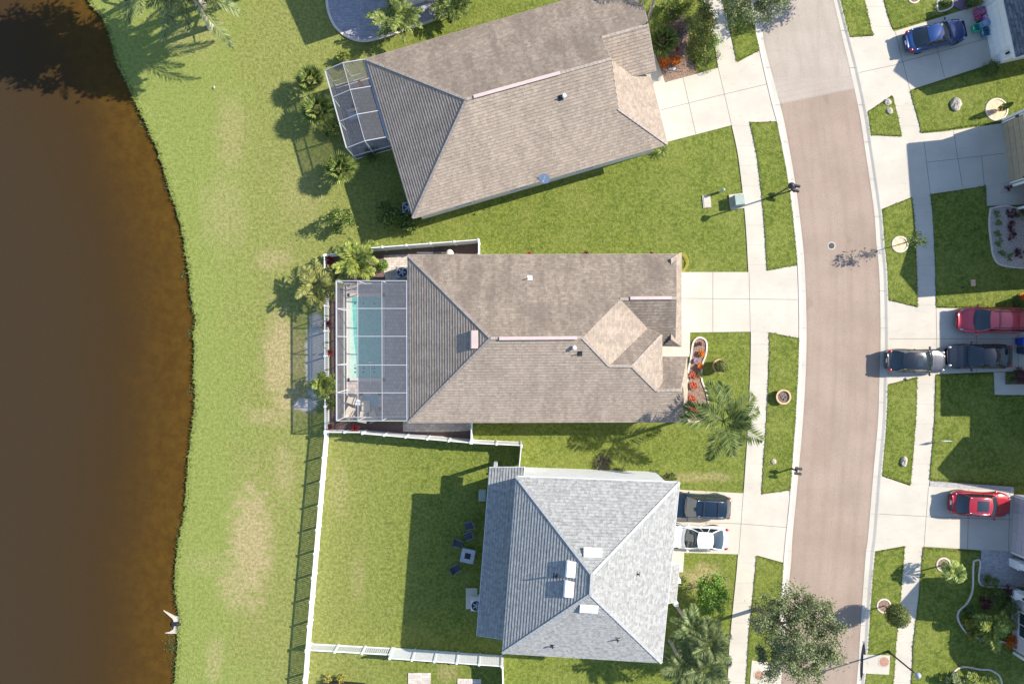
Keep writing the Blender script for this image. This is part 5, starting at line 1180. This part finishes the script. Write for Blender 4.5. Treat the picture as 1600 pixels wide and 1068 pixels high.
# upper right gardens
ring_bed('round reddish ring bed on the front lawn by the blue sedan', 1427, -3, .42, m_mulch); spiky('ornamental_grass', 'small spiky plant in the reddish ring bed', G(1428, -6), .4, m_maroon, 135, 1, 18, .04, .2)
bedpoly('shrub_bed', [(1463, 4), (1484, -2), (1486, 12), (1466, 19)], m_mulchd, 'small dark edged bed beside the purple path', .06); shrub('leafy_shrub', 'green shrub in the small dark edged bed', G(1474, 8), .42, .7, m_leafg, 136, 12, 50, .1); shrub('leafy_shrub', 'round dark shrub between purple path and garage', G(1513, 6), .62, .9, m_leafg, 137, 18, 60, .1)
shrub('round_shrub', 'round dark clipped bush at the garage corner of the white house', G(1542, 112), .62, 1.0, m_leafg, 138, 30, 70, .08); bedpoly('shrub_bed', [(1524, 112), (1546, 102), (1556, 106), (1552, 120), (1530, 130)], m_mulch, 'small reddish mulch patch at the garage corner', .05, False)
ring_bed('large sandy ring bed with a narrow cypress', 1556, 172, .82, m_sand); cb0 = G(1557, 173); t = thing('cypress', 'narrow dark cypress in the large sandy ring', 'tree', cb0); b = MB(); b.tube([cb0, cb0 + Vector((0, 0, 1.0))], .03, 6); b.build('trunk', m_bark, t); b = MB(); r_ = random.Random(5)
for i in range(500):
    z = r_.random(); a = r_.uniform(0, 6.28); q = .22 * math.sin(math.pi * (.12 + .88 * z)) ** .8 * r_.uniform(.6, 1); leafquad(b, cb0 + Vector((math.cos(a)*q, math.sin(a)*q, .15 + 1.5*z)), Vector((math.cos(a)*.5, math.sin(a)*.5, .8)).normalized(), Vector((math.cos(a), math.sin(a), 0)), .16, .04)
b.build('crown', m_leafg, t)
bedpoly('pebble_bed', [(1565, 164), (1580, 168), (1596, 160), (1600, 170), (1568, 186)], m_pebble, 'thin pebble strip from the sandy ring to the tan garage', .05, False)
bedpoly('pebble_bed', [(1560, 293), (1576, 290), (1578, 300), (1560, 302)], m_pebble, 'tiny pebble patch at the garage corner of the tan house', .075, False); shrub('round_shrub', 'tiny dark bush on the pebble patch', G(1572, 294), .25, .4, m_maroon, 139, 8, 40, .07)
shrub('maroon_shrub', 'maroon leaved shrub beside the bent path', G(1588, 588), .75, .9, m_maroon, 140, 18, 60, .1); shrub('leafy_shrub', 'green shrub in the corner of the bent path', G(1576, 588), .5, .7, m_leafg, 141, 14, 60, .09); bedpoly('shrub_bed', [(1571, 582), (1640, 582), (1640, 599), (1571, 599)], m_mulchd, 'small square bed of maroon shrubs by the bent path', .05, False)
bedpoly('pebble_bed', [(1566, 482), (1574, 470), (1600, 466), (1640, 466), (1640, 483)], m_pebble, 'pebble bed above the burgundy minivan', .05, False); spiky('croton', 'orange croton in the pebble bed by the minivan', G(1592, 464), .38, m_orange, 142, 4, 12, .05, .3); shrub('leafy_shrub', 'small dark plant in the pebble bed by the minivan', G(1586, 474), .35, .5, m_leafg, 143, 10, 40, .09)
for i, (x, y) in enumerate(((512, 1058), (535, 1056))): shrub('leafy_shrub', ('yellow green shrub at the lower fence corner', 'small yellow shrub beside the lower fence corner')[i], G(x, y), .4, .5, m_yellow, 144 + i, 10, 40, .1)
spiky('ornamental_grass', 'dark grassy patch in the side lawn of the middle house', G(940, 722), .9, M_leaf('dry_leaf', (.07, .065, .035), (.17, .15, .085)), 150, 9, 22, .02, .03)
for i, (x, y, lab) in enumerate(((1022, 748, 'dark low shrub against the white wall of the grey house'), (1047, 751, 'small dark shrub at the wall end near the navy SUV'), (968, 742, 'low dark weeds beside the white rock'))): shrub('leafy_shrub', lab, G(x, y - 6), .42 if i else .5, .5, m_leafg, 160 + i, 12, 50, .1)
shrub('garden_shrub', 'dark low shrub beneath the tall palm at the porch corner', G(1048, 24), .9, .8, m_leafg, 165, 30, 60, .11)
shrub('garden_shrub', 'yellow green arching shrub at the upper edge of the corner garden', G(1066, 6), .9, 1.0, m_palmy, 166, 30, 60, .12)
# ragged grass along the edges of the concrete and the water
gr = random.Random(77); b = MB()
def blade(p, out, L):
    d = (out + Vector((gr.uniform(-.7, .7), gr.uniform(-.7, .7), gr.uniform(.25, .8)))).normalized(); s = Vector((-d.y, d.x, 0)); s = s.normalized() * gr.uniform(.012, .028) if s.length > .01 else Vector((.02, 0, 0))
    m = p + d * L * .6; tip = p + d * L - Vector((0, 0, L * .25)); b.add([p - s, p + s, m + s * .8, tip, m - s * .8], [(0, 1, 2, 3, 4)])
for loop in FRINGE:
    n = len(loop)
    for i in range(n):
        a, c = loop[i], loop[(i + 1) % n]
        if abs(a.x) > 44 or abs(a.y) > 30: continue
        o = Vector((c.y - a.y, a.x - c.x, 0)).normalized()
        for k in range(6):
            p = a.lerp(c, gr.random()) - o * gr.uniform(-.01, .10); sgn = 1
            blade(p - Vector((0, 0, .03)), Vector((gr.uniform(-1, 1), gr.uniform(-1, 1), 0)) * .8, gr.uniform(.07, .16))
for i in range(len(shj) - 1):
    a, c = G(*shj[i]), G(*shj[i + 1])
    if abs(a.y) > 30: continue
    for k in range(int((c - a).length * 38)):
        p = a.lerp(c, gr.random()) + Vector((gr.uniform(-.05, .35) ** 1, gr.uniform(-.05, .05), -.02)); blade(p, Vector((-.8 + gr.uniform(-.6, .6), 0, 0)), gr.uniform(.10, .30))
tag(b.build('grass', M_leaf('edge_grass', (.055, .085, .014), (.17, .20, .040))), 'ragged grass blades along the lawn edges', 'grass', kind='stuff')
b = MB(); wr_ = random.Random(9)
for (x, y, r_, n_) in ((268, 1010, .6, 160), (283, 835, .5, 90), (299, 476, .25, 40), (296, 520, .22, 30), (285, 430, .3, 30), (272, 1040, .35, 60), (279, 320, .4, 50), (258, 285, .3, 36), (300, 610, .3, 40), (222, 190, .35, 40)):
    for k in range(n_):
        p = G(x, y, -.195) + Vector((wr_.gauss(0, r_ * .45), wr_.gauss(0, r_ * .8), wr_.uniform(0, .06))); dd = Vector((wr_.uniform(-1, 1), wr_.uniform(-1, 1), wr_.uniform(0, .5))).normalized(); leafquad(b, p, dd, Vector((0, 0, 1)), wr_.uniform(.08, .2), .03)
tag(b.build('water_weed', M_leaf('weed_leaf', (.03, .045, .012), (.09, .11, .03))), 'dark weeds floating at the pond edge', 'water weed', kind='stuff')
# ---------------------------------------------------------------- small things
def mailbox(name, label, x, y, rot, n=2):
    g = G(x, y); t = thing(name, label, 'mailbox', g); b = MB(); b.box(g + Vector((0, 0, .55)), (.10, .10, 1.1)); b.box(g + Vector((0, 0, 1.08)), (.12, .62, .07), rot); b.build('post', m_dark, t)
    for s in ((-1, 1) if n == 2 else (0,)):
        c = g + Matrix.Rotation(rot, 3, 'Z') @ Vector((.06, .19 * s, 1.12)); m = MB(); d = Matrix.Rotation(rot, 3, 'Z') @ Vector((1, 0, 0)); sd_ = Vector((-d.y, d.x, 0)); vs = []
        for q in (-.25, .25):
            for k in range(9): a = math.pi * k / 8; vs.append(c + d*q + sd_*math.cos(a)*.10 + Vector((0, 0, .10 + .09*math.sin(a))))
            vs += [c + d*q - sd_*.10, c + d*q + sd_*.10]
        m.add(vs, [(k, (k+1) % 11, 11 + (k+1) % 11, 11 + k) for k in range(11)] + [tuple(range(10, -1, -1)), tuple(range(11, 22))]); m.build('box', m_dark, t)
    return t
mailbox('mailbox', 'black mailbox pair on a post on the kerb below the clay planter', 1236, 731, R(-8))
# lamp with mailboxes near the transformer: base at the kerb, thin post
g = G(1205, 308); t = thing('lamp_post', 'slim black lamp post rising from the verge by the utility box', 'street lamp', g); b = MB(); b.tube([g, g + Vector((0, 0, .35)), g + Vector((0, 0, .4)), g + Vector((0, 0, 3.7))], [.12, .10, .065, .055], 10); b.build('post', m_dark, t); b = MB(); b.lathe((g.x, g.y), [(0, 4.15), (.10, 4.12), (.24, 3.98), (.26, 3.92), (.0, 3.9)], 16); b.build('cap', m_dark, t, smooth=True); b = MB(); b.lathe((g.x, g.y), [(.05, 3.65), (.14, 3.72), (.17, 3.9)], 14); b.build('lamp_shade', m_hl, t, smooth=True)
mailbox('mailbox', 'black twin mailboxes beside the slim lamp post', 1233, 299, R(-14))
g = G(1387, 1016); t = thing('lamp_post', 'tall black lamp post with round lamp head near the storm drain', 'street lamp', g); b = MB(); b.tube([g, g + Vector((0, 0, .4)), g + Vector((0, 0, .46)), g + Vector((0, 0, 3.75))], [.12, .11, .065, .055], 10); b.build('post', m_dark, t); b = MB(); b.lathe((g.x, g.y), [(0, 4.22), (.10, 4.2), (.22, 4.08), (.24, 4.0), (0, 3.98)], 16); b.build('cap', M('lamp_cap', (.30, .33, .36), rough=.4), t, smooth=True); b = MB(); b.lathe((g.x, g.y), [(.06, 3.7), (.16, 3.78), (.19, 3.98)], 14); b.build('lamp_shade', m_hl, t, smooth=True)
# utility boxes
def ubox(name, label, x, y, rot, mat, w, d, h, pad=None):
    g = G(x, y); t = thing(name, label, 'utility box', g); Mr = Matrix.Rotation(rot, 3, 'Z')
    if pad: b = MB(); b.box(g + Mr @ Vector((0, 0, .05)), (w + pad, d + pad, .12), rot); b.build('pad', m_conc, t)
    b = MB(); vs = [g + Mr @ Vector((sx*w/2*k, sy*d/2*k, z)) for z, k in ((.08, 1), (h*.88, 1), (h, .9)) for sx, sy in ((-1, -1), (1, -1), (1, 1), (-1, 1))]
    b.add(vs, [(i*4+k, i*4+(k+1) % 4, (i+1)*4+(k+1) % 4, (i+1)*4+k) for i in range(2) for k in range(4)] + [(8, 9, 10, 11)]); b.build('cabinet', mat, t)
    c = MB(); c.box(g + Mr @ Vector((w/2 + .01, 0, h*.5)), (.03, d*.9, h*.6), rot); c.build('door', mat, t); return t
ubox('transformer', 'grey green transformer box on a pad beside the sidewalk', 1151, 315, R(7), m_green, .78, .82, .8, .35)
ubox('transformer', 'grey box at the wall of the grey house by the lower roof', 754, 771, 0, m_green, .55, .8, .9)
g = G(1104, 315); b = MB(); b.box(g + Vector((0, 0, .02)), (.62, .95, .09), R(5)); b.box(g + Vector((.02, 0, .075)), (.5, .8, .03), R(5)); tag(b.build('valve_cover', m_walk), 'flat pale ground box cover beside the transformer', 'utility cover')
g = G(1125, 300); t = thing('utility_bollard', 'small cream utility post standing beside the flat cover', 'utility post', g); b = MB(); b.tube([g, g + Vector((0, 0, .95))], .10, 12); b.build('post', M('cream_post', (.5, .5, .40), rough=.6), t); b = MB(); b.blob(g + Vector((0, 0, .95)), (.115, .115, .08), 12, 6); b.build('cap', m_green, t)
def manhole(name, label, x, y, r, mat, z, cat='manhole'):
    t = thing(name, label, cat, G(x, y)); b = MB(); b.lathe(G(x, y), [(r + .07, z - .01), (r + .07, z + .008), (r, z + .01)], 28); b.build('rim', m_kerb, t); b = MB(); b.cyl(G(x, y), r, z - .01, z + .007, 28)
    for k in range(5): 
        for a in range(5): b.box(G(x, y, z + .012) + Vector(((k-2)*r*.32, (a-2)*r*.32, 0)), (r*.14, r*.14, .01)) if (k-2)**2 + (a-2)**2 < 6 else None
    b.build('lid', mat, t)
manhole('manhole', 'dark round manhole cover in the brown asphalt', 1299, 384, .24, m_dark, .016)
slab('drain_slab', [(1348, 1021), (1389.5, 1022), (1388, 1052), (1347, 1050)], m_walk, 'concrete slab over the storm drain', 'slab', .12, kind=None); manhole('manhole', 'rusty round cover in the storm drain slab by the lamp', 1380, 1032, .38, m_rust, .125)
slab('drain_slab', [(1174, 1030), (1214, 1034), (1211, 1068), (1171, 1066)], m_walk, 'concrete slab under the edge of the large oak', 'slab', .12, kind=None); manhole('manhole', 'rusty round cover in the slab under the large oak', 1185, 1053, .36, m_rust, .125)
b = MB(); N = 14
for k in range(N):
    u0, u1 = k/N, (k+1)/N; y0, y1 = 1000 + 62*u0, 1000 + 62*u1; w0, w1 = 4.2*math.sin(math.pi*u0), 4.2*math.sin(math.pi*u1)
    x0, x1 = xat(kRi, y0) + 6, xat(kRi, y1) + 6; b.add([G(x0 - w0*.6, y0, .05), G(x0 + w0, y0, .095), G(x1 + w1, y1, .095), G(x1 - w1*.6, y1, .05)], [(0, 3, 2, 1)])
tag(b.build('drain_opening', m_dark), 'dark spindle shaped storm drain opening in the kerb', 'storm drain')
for x, y, lab in ((1522, 442, 'tan ground box cover on the shaded lawn'),): b = MB(); b.box(G(x - 3, y, .115), (.35, .5, .06), R(3)); b.box(G(x - 3, y, .15), (.2, .32, .02), R(3)); tag(b.build('valve_cover', m_terra), lab, 'utility cover')
g = G(1503, 449); b = MB(); b.cyl(g, .09, .05, .16, 12); b.blob(g + Vector((0, 0, .16)), (.1, .1, .05)); tag(b.build('sprinkler_head', m_dark), 'small black valve lid on the shaded lawn', 'sprinkler')
# outfall
t = thing('outfall', 'pale concrete pipe end flaring into the pond', 'outfall', G(272, 975)); b = MB(); pc = [(280, 962), (262, 958), (250, 953), (262, 965), (271, 973), (270, 982), (262, 988), (250, 988), (266, 991), (280, 987)]
b.prism(gx([(284, 962), (272, 963), (262, 958), (254, 954), (262, 961), (269, 967), (272, 975), (270, 983), (264, 987), (256, 989), (266, 990), (284, 989)]), -.6, -.08)
b.build('apron', m_walk, t); b = MB(); b.tube([G(283, 975, -.27), G(268, 975, -.34)], [.30, .30], 18); b.build('pipe', m_dark, t)
# rocks
def rock(label, x, y, r, seed, mat=m_rock, flat=.5, z=.05): rr = random.Random(seed); b = MB(); b.blob(G(x, y, z + r[1]*flat*.3), (r[0], r[1], r[1]*flat), 11, 7, .14, rnd=rr); tag(b.build('rock', mat), label, 'rock')
for i, (x, y, r, lab) in enumerate(((1386, 160, (.28, .26), 'pale rock in the grass wedge, nearer the driveway'), (1389, 174, (.26, .27), 'pale round rock in the grass wedge, nearer the sidewalk'), (1411, 720, (.28, .42), 'grey boulder on the verge opposite the yard sign'), (1208, 720, (.22, .22), 'small pinkish boulder by the kerb mailboxes'), (1492, 164, (.42, .52), 'large flat pale rock on the lawn by the sandy ring'), (985, 741, (.38, .28), 'white rock by the wall of the grey house'), (997, 743, (.26, .18), 'small white rock next to the white rock'), (335, 137, (.09, .11), 'tiny pale stone on the pond lawn'), (1050, 108, (.3, .14), 'dark stone in front of the orange crotons'))): rock(lab, x, y, r, 200 + i, m_rock if i != 8 else m_galv, .5, .06)
# planters
t = thing('clay_planter', 'round clay planter with bare soil on the verge', 'planter', G(1220.5, 619)); gg = G(1220.5, 619); b = MB(); b.lathe(gg, [(.36, .06), (.52, .42), (.58, .46), (.58, .52), (.47, .52), (.44, .40)], 30); b.build('pot', m_terra, t, smooth=False); b = MB(); b.cyl(gg, .45, .30, .41, 24); rr = random.Random(3); [b.blob(gg + Vector((rr.uniform(-.25, .25), rr.uniform(-.25, .25), .42)), .06, 7, 5, .2) for _ in range(8)]; b.build('soil', m_soil, t)
t = thing('clay_planter', 'clay planter with a clipped green ball by the front bed', 'planter', G(1121, 571)); gg = G(1121, 571); b = MB(); b.lathe(gg, [(.34, .02), (.50, .50), (.54, .55), (.54, .62), (.44, .62), (.42, .5)], 28); b.build('pot', m_terra, t); b = MB(); b.cyl(gg, .43, .4, .52, 20); b.build('soil', m_soil, t); b = MB(); ball(b, gg + Vector((.0, 0, 1.05)), .5, 900, .09, rv); b.blob(gg + Vector((0, 0, 1.05)), .42, 12, 8); b.tube([gg + Vector((0, 0, .5)), gg + Vector((0, 0, .8))], .05, 6); b.build('topiary', m_topiary, t)
t = thing('garden_hose', 'yellow hose coiled at the driveway corner of the middle house', 'hose', G(1064, 410)); b = MB(); gg = G(1063, 410)
b.tube([gg + Vector((math.cos(a*.35)*(.38 + .004*a), math.sin(a*.35)*(.5 + .004*a), .05 + .0015*a)) for a in range(70)], .022, 5); b.build('coil', M('hose_yellow', (.45, .36, .06), rough=.5), t)
# AC units
def ac(label, x, y, mat, rot=0.0, pad=True):
    g = G(x, y); t = thing('air_conditioner', label, 'air conditioner', g)
    if pad: b = MB(); b.box(g + Vector((0, 0, .06)), (1.1, 1.1, .10), rot); b.build('pad', m_walk, t)
    b = MB(); b.box(g + Vector((0, 0, .5)), (.82, .82, .78), rot); b.build('casing', mat, t)
    b = MB(); b.lathe(g, [(.37, .89), (.37, .92), (.33, .92), (.33, .90), (.0, .895)], 24); b.build('fan_grille', m_dark, t); b = MB()
    for k in range(5): a = 2*math.pi*k/5; b.box(g + Vector((math.cos(a)*.16, math.sin(a)*.16, .915)), (.26, .09, .012), a)
    b.cyl(g, .07, .90, .94, 12); b.build('fan_blade', m_galv, t)
ac('air conditioner unit beside the pool cage and house wall', 631, 427, m_galv); ac('air conditioner under the eave corner of the angled house', 640, 328, m_galv); ac('white air conditioner on a concrete pad at the grey house', 745, 939, m_pvc)
b = MB(); b.box(G(737, 934, .05), (.9, 1.6, .10)); tag(b.build('equipment_pad', m_walk), 'concrete pad carrying the white air conditioner', 'pad')
t = thing('pool_pump', 'pale pool filter and pipes on the pavers by the board fence', 'pool equipment', G(704, 397)); g = G(704, 397); b = MB(); b.tube([g + Vector((0, 0, .05)), g + Vector((0, 0, .75))], .28, 16); b.blob(g + Vector((0, 0, .75)), (.28, .28, .15), 14, 7); b.build('filter_tank', m_edge, t); b = MB(); b.box(g + Vector((-1.0, .05, .25)), (.6, .28, .4)); b.build('pump', m_dark, t); b = MB(); b.tube([g + Vector((-2.6, .1, .2)), g + Vector((0, .1, .2)), g + Vector((0, .1, .5))], .04, 8); b.build('pipe', m_pvc, t)
# fire pit set in the yard of the grey house (in its shade)
mt = M('painted_steel', (.40, .42, .45), (.34, .36, .39), 4, .5); mch = M('chair_mesh', (.05, .055, .07), rough=.6)
g = G(731.5, 864.5); t = thing('fire_pit_table', 'square grey fire pit table with dark burner opening', 'fire pit', g); b = MB(); rr = R(-12); Mr = Matrix.Rotation(rr, 3, 'Z')
for s, d in (((0, .38), (1.05, .30)), ((0, -.38), (1.05, .30)), ((.38, 0), (.29, .46)), ((-.38, 0), (.29, .46))): b.box(g + Mr @ Vector((s[0], s[1], .58)), (d[0], d[1], .06), rr)
b.build('table_top', mt, t); b = MB(); b.box(g + Vector((0, 0, .28)), (.8, .8, .54), rr); b.build('base', mt, t); b = MB(); b.box(g + Vector((0, 0, .575)), (.45, .45, .03), rr); [b.blob(g + Vector((rv.uniform(-.16, .16), rv.uniform(-.16, .16), .6)), .04, 6, 4) for _ in range(12)]; b.build('burner', m_dark, t)
def chair(name, label, x, y, rot, frame, fabric, group, w=.58, high=.92):
    t = thing(name, label, 'chair', (0, 0, 0), group); b = MB(); b.box((0, 0, .40), (w, w - .04, .05)); b.build('seat', fabric, t); b = MB(); b.bar(Vector((-w/2 + .02, 0, .42)), Vector((-w/2 - .16, 0, high)), w - .06, .03, up=Vector((1, 0, 0))); b.build('backrest', fabric, t)
    for sx in (-1, 1):
        for sy in (-1, 1): b = MB(); b.tube([Vector((sx*(w/2 - .02), sy*(w/2), 0)), Vector((sx*(w/2 - .03), sy*(w/2 - .01), .62 if sx > 0 else .60))], .016, 6); b.build('leg', frame, t)
    for sy in (-1, 1): b = MB(); b.bar(Vector((w/2, sy*w/2, .62)), Vector((-w/2 - .08, sy*w/2, .64)), .05, .03); b.build('armrest', frame, t)
    b = MB(); b.tube([Vector((-w/2 - .16, -w/2 + .03, high + .01)), Vector((-w/2 - .16, w/2 - .03, high + .01))], .02, 6); b.build('back_rail', frame, t)
    g0 = G(x, y); t.location = (g0.x, g0.y, .0); t.rotation_euler = (0, 0, R(rot)); return t
G1 = 'steel chairs round the fire pit'; mfr = M('chair_frame', (.16, .18, .22), rough=.4, metal=.3)
chair('patio_chair', 'dark patio chair farthest from the fire pit, toward the fence', 733, 818, 195, mfr, mch, G1); chair('patio_chair', 'dark patio chair between the farthest chair and the fire pit', 732, 834, 200, mfr, mch, G1); chair('patio_chair', 'dark patio chair at the pond corner of the fire pit', 717, 846, 340, mfr, mch, G1); chair('patio_chair', 'dark patio chair below the fire pit table', 714, 884, 30, mfr, mch, G1)
cush = M('cushion_beige', (.56, .48, .38), (.62, .54, .44), 4, .9); G2 = 'cushioned chairs on the pool deck'
for x, y, ro, lab in ((552, 623, 250, 'beige cushioned chair against the pool cage wall'), (549, 642, 60, 'beige chair in the lower corner of the pool cage'), (574, 634, 270, 'beige cushioned chair beside the spa'), (571, 648, 80, 'beige chair with rounded back below the spa'), (584, 648, 110, 'last beige chair toward the house on the pool deck')):
    c = chair('pool_chair', lab, x, y, ro, m_dark, cush, G2, .72, .85); c.location.z = .06
t = thing('side_table', 'small white side table between the pool chairs', 'table', G(553, 632, .06)); b = MB(); b.cyl(G(561, 628), .26, .46, .49, 16); b.build('table_top', m_white, t); b = MB(); b.tube([G(561, 628, .06), G(561, 628, .46)], .03, 8); b.build('leg', m_white, t)
# porch furniture seen through the small screen
t = thing('porch_bench', 'pale blue bench inside the small screen porch', 'bench', G(556, 184)); b = MB(); b.box(G(556, 184, .42), (.9, .5, .08), R(15)); b.build('seat', M('bench_blue', (.40, .52, .66), rough=.6), t); b = MB(); b.box(G(555, 177, .7), (.9, .07, .5), R(15)); b.build('backrest', m_white, t)
for dx in (-.38, .38): b = MB(); b.box(G(556, 184, .2) + Vector((dx, dx*.25, 0)), (.06, .42, .4), R(15)); b.build('leg', m_white, t)
spiky('potted_flower', 'red flowering plant inside the small screen porch', G(556, 172), .38, m_redmix, 300, 3, 14, .06, .5); spiky('potted_flower', 'coral red plant on the porch floor near the house wall', G(566, 134), .36, m_redmix, 301, 3, 14, .05, .4)
# yard sign
g = G(1462, 686); t = thing('yard_sign', 'white yard sign standing on the shaded front lawn', 'sign', g); b = MB(); b.bar(g + Vector((-.0, 0, .85)), g + Vector((.62, .0, .85)), .02, .45); b.build('board', m_pvc, t); b = MB(); [b.tube([g + Vector((x, 0, 0)), g + Vector((x, 0, .65))], .012, 5) for x in (.06, .56)]; b.build('stake', m_galv, t)
# heap of toys and bins by the white garage
tc = [((.55, .08, .16), (.18, .12, .3), 1526, 22), ((.50, .06, .40), (.62, .10, .30), 1537, 33), ((.10, .24, .42), (.28, .36, .45), 1531, 42), ((.03, .40, .22), (.05, .5, .3), 1521, 47), ((.06, .20, .28), (.12, .28, .34), 1535, 54)]
for i, (a, c, x, y) in enumerate(tc):
    lab = ('red patterned storage bag in the heap by the garage', 'magenta toy bag against the garage door', 'blue grey folded pram in the heap by the garage', 'bright green plastic tub beside the blue sedan', 'dark teal box at the lower end of the heap')[i]
    nm = ('storage_bag', 'storage_bag', 'folded_pram', 'plastic_tub', 'storage_box')[i]
    t = thing(nm, lab, 'bag' if i < 2 else ('pram' if i == 2 else 'container'), G(x, y, .06)); b = MB(); r_ = random.Random(400 + i); g0 = G(x, y)
    if i < 2: b.box(g0 + Vector((0, 0, .28)), (.62, .58, .52), R(14)); b.box(g0 + Vector((.02, .01, .56)), (.54, .50, .06), R(16)); b.box(g0 + Vector((-.02, -.42, .18)), (.4, .24, .34), R(30)); b.build('bag', M('toy_%d' % i, (.05, .12, .2) if i == 0 else (.5, .4, .42), a, 5, .6, lo=.45, hi=.5), t)
    elif i == 2:
        b.box(g0 + Vector((0, 0, .4)), (.65, .45, .35), R(20)); b.blob(g0 + Vector((.1, .05, .62)), (.32, .26, .2), 10, 6, .1, rnd=r_); b.build('canopy', M('toy_%d' % i, a, c, 9, .7), t)
        for s in (-1, 1): w_ = MB(); w_.tube([g0 + Vector((-.2, s*.27, .15)), g0 + Vector((-.2, s*.31, .15))], .15, 12); w_.tube([g0 + Vector((.25, s*.27, .15)), g0 + Vector((.25, s*.31, .15))], .12, 12); w_.build('wheel', m_tyre, t)
    else:
        d = .30; Mr = Matrix.Rotation(R(14), 3, 'Z'); vs = [g0 + Mr @ Vector((sx*d*k, sy*d*k, z)) for z, k in ((.07, .8), (.5, 1.0), (.5, .9), (.2, .8)) for sx, sy in ((-1, -1), (1, -1), (1, 1), (-1, 1))]
        b.add(vs, [(j*4+k, j*4+(k+1) % 4, (j+1)*4+(k+1) % 4, (j+1)*4+k) for j in range(3) for k in range(4)] + [(12, 13, 14, 15)]); b.build('tub', M('toy_%d' % i, a, c, 9, .5), t); h = MB(); h.tube([g0 + Mr @ Vector((-.3, -.1, .5)), g0 + Mr @ Vector((-.36, 0, .52)), g0 + Mr @ Vector((-.3, .1, .5))], .02, 6); h.build('handle', m_white, t)
# wheeled bins on the three car driveway
for i, (x, y, mm, lab) in enumerate(((1590, 533, M('bin_blue', (.015, .05, .35), rough=.4), 'bright blue wheeled bin behind the black sedan'), (1592, 547, M('bin_navy', (.02, .06, .10), rough=.4), 'dark navy wheeled bin next to the blue bin'))):
    g0 = G(x, y, .062); t = thing('wheeled_bin', lab, 'bin', g0); b = MB(); vs = [g0 + Vector((sx*.36*k, sy*.30*k, z)) for z, k in ((.08, .78), (1.0, 1.0)) for sx, sy in ((-1, -1), (1, -1), (1, 1), (-1, 1))]
    b.add(vs, [(k, (k+1) % 4, 4 + (k+1) % 4, 4 + k) for k in range(4)] + [(3, 2, 1, 0)]); b.build('body', mm, t); b = MB(); b.box(g0 + Vector((-.02, 0, 1.03)), (.78, .64, .05)); b.blob(g0 + Vector((-.02, 0, 1.04)), (.34, .27, .07), 12, 5); b.build('lid', mm, t)
    for s in (-1, 1): w_ = MB(); w_.tube([g0 + Vector((.33, s*.24, .12)), g0 + Vector((.33, s*.30, .12))], .12, 12); w_.build('wheel', m_tyre, t)
# paved oval of the neighbour beyond the upper fence line and two bits of the lower neighbour's paving
P = spline([(512, -30, 0), (511, 0, 0), (514, 20, 0), (524, 42, 0), (545, 59, 0), (570, 65, 0), (600, 58, 0), (640, 45, 0), (700, 20, 0), (760, -40, 0)], 6)
b = MB(); b.prism([G(p.x, p.y) for p in P] + [G(640, -160)], -.02, .07); tag(b.build('patio', M_brick('oval_pavers', (.30, .29, .33), (.42, .40, .43), (.20, .20, .24), .24, .12)), 'rounded grey paver patio at the upper edge', 'patio', kind='structure')
e = MB(); [e.bar(G(p.x, p.y, .08), G(q.x, q.y, .08), .2, .06) for p, q in zip(P[:-1], P[1:])]; tag(e.build('patio_edging', m_edge), 'pale edging round the rounded paver patio', 'edging', kind='structure')
slab('patio', [(638, 1050), (673, 1050), (672, 1120), (637, 1120)], m_paver, 'pinkish paver slab below the lower fence', 'patio', .06); slab('patio', [(715, 1059), (752, 1060), (751, 1120), (714, 1120)], m_paver, 'second pinkish paver slab near the fence corner', 'patio', .06)
b = MB(); b.bar(G(507, 1066, .25), G(570, 1071, .25), .5, .5); tag(b.build('garden_wall', m_dark), 'low dark garden wall below the lower fence', 'wall')
# roof of the house beyond the upper edge, it throws the shade over the paved oval
h8 = gable_house('white_house', 'two storey house at the upper edge shading the paved oval', G(700, -60), [(gx([(638, 12), (592, -86), (760, -150), (800, -45)]), 0, 5.6)], [], m_stuccoW, m_roofA, [([[G(628, 22, 5.7), G(578, -90, 5.7), G(690, -80, 7.8)], [G(628, 22, 5.7), G(820, -42, 5.7), G(740, -92, 7.8), G(690, -80, 7.8)], [G(578, -90, 5.7), G(770, -160, 5.7), G(740, -92, 7.8), G(690, -80, 7.8)]], [])])
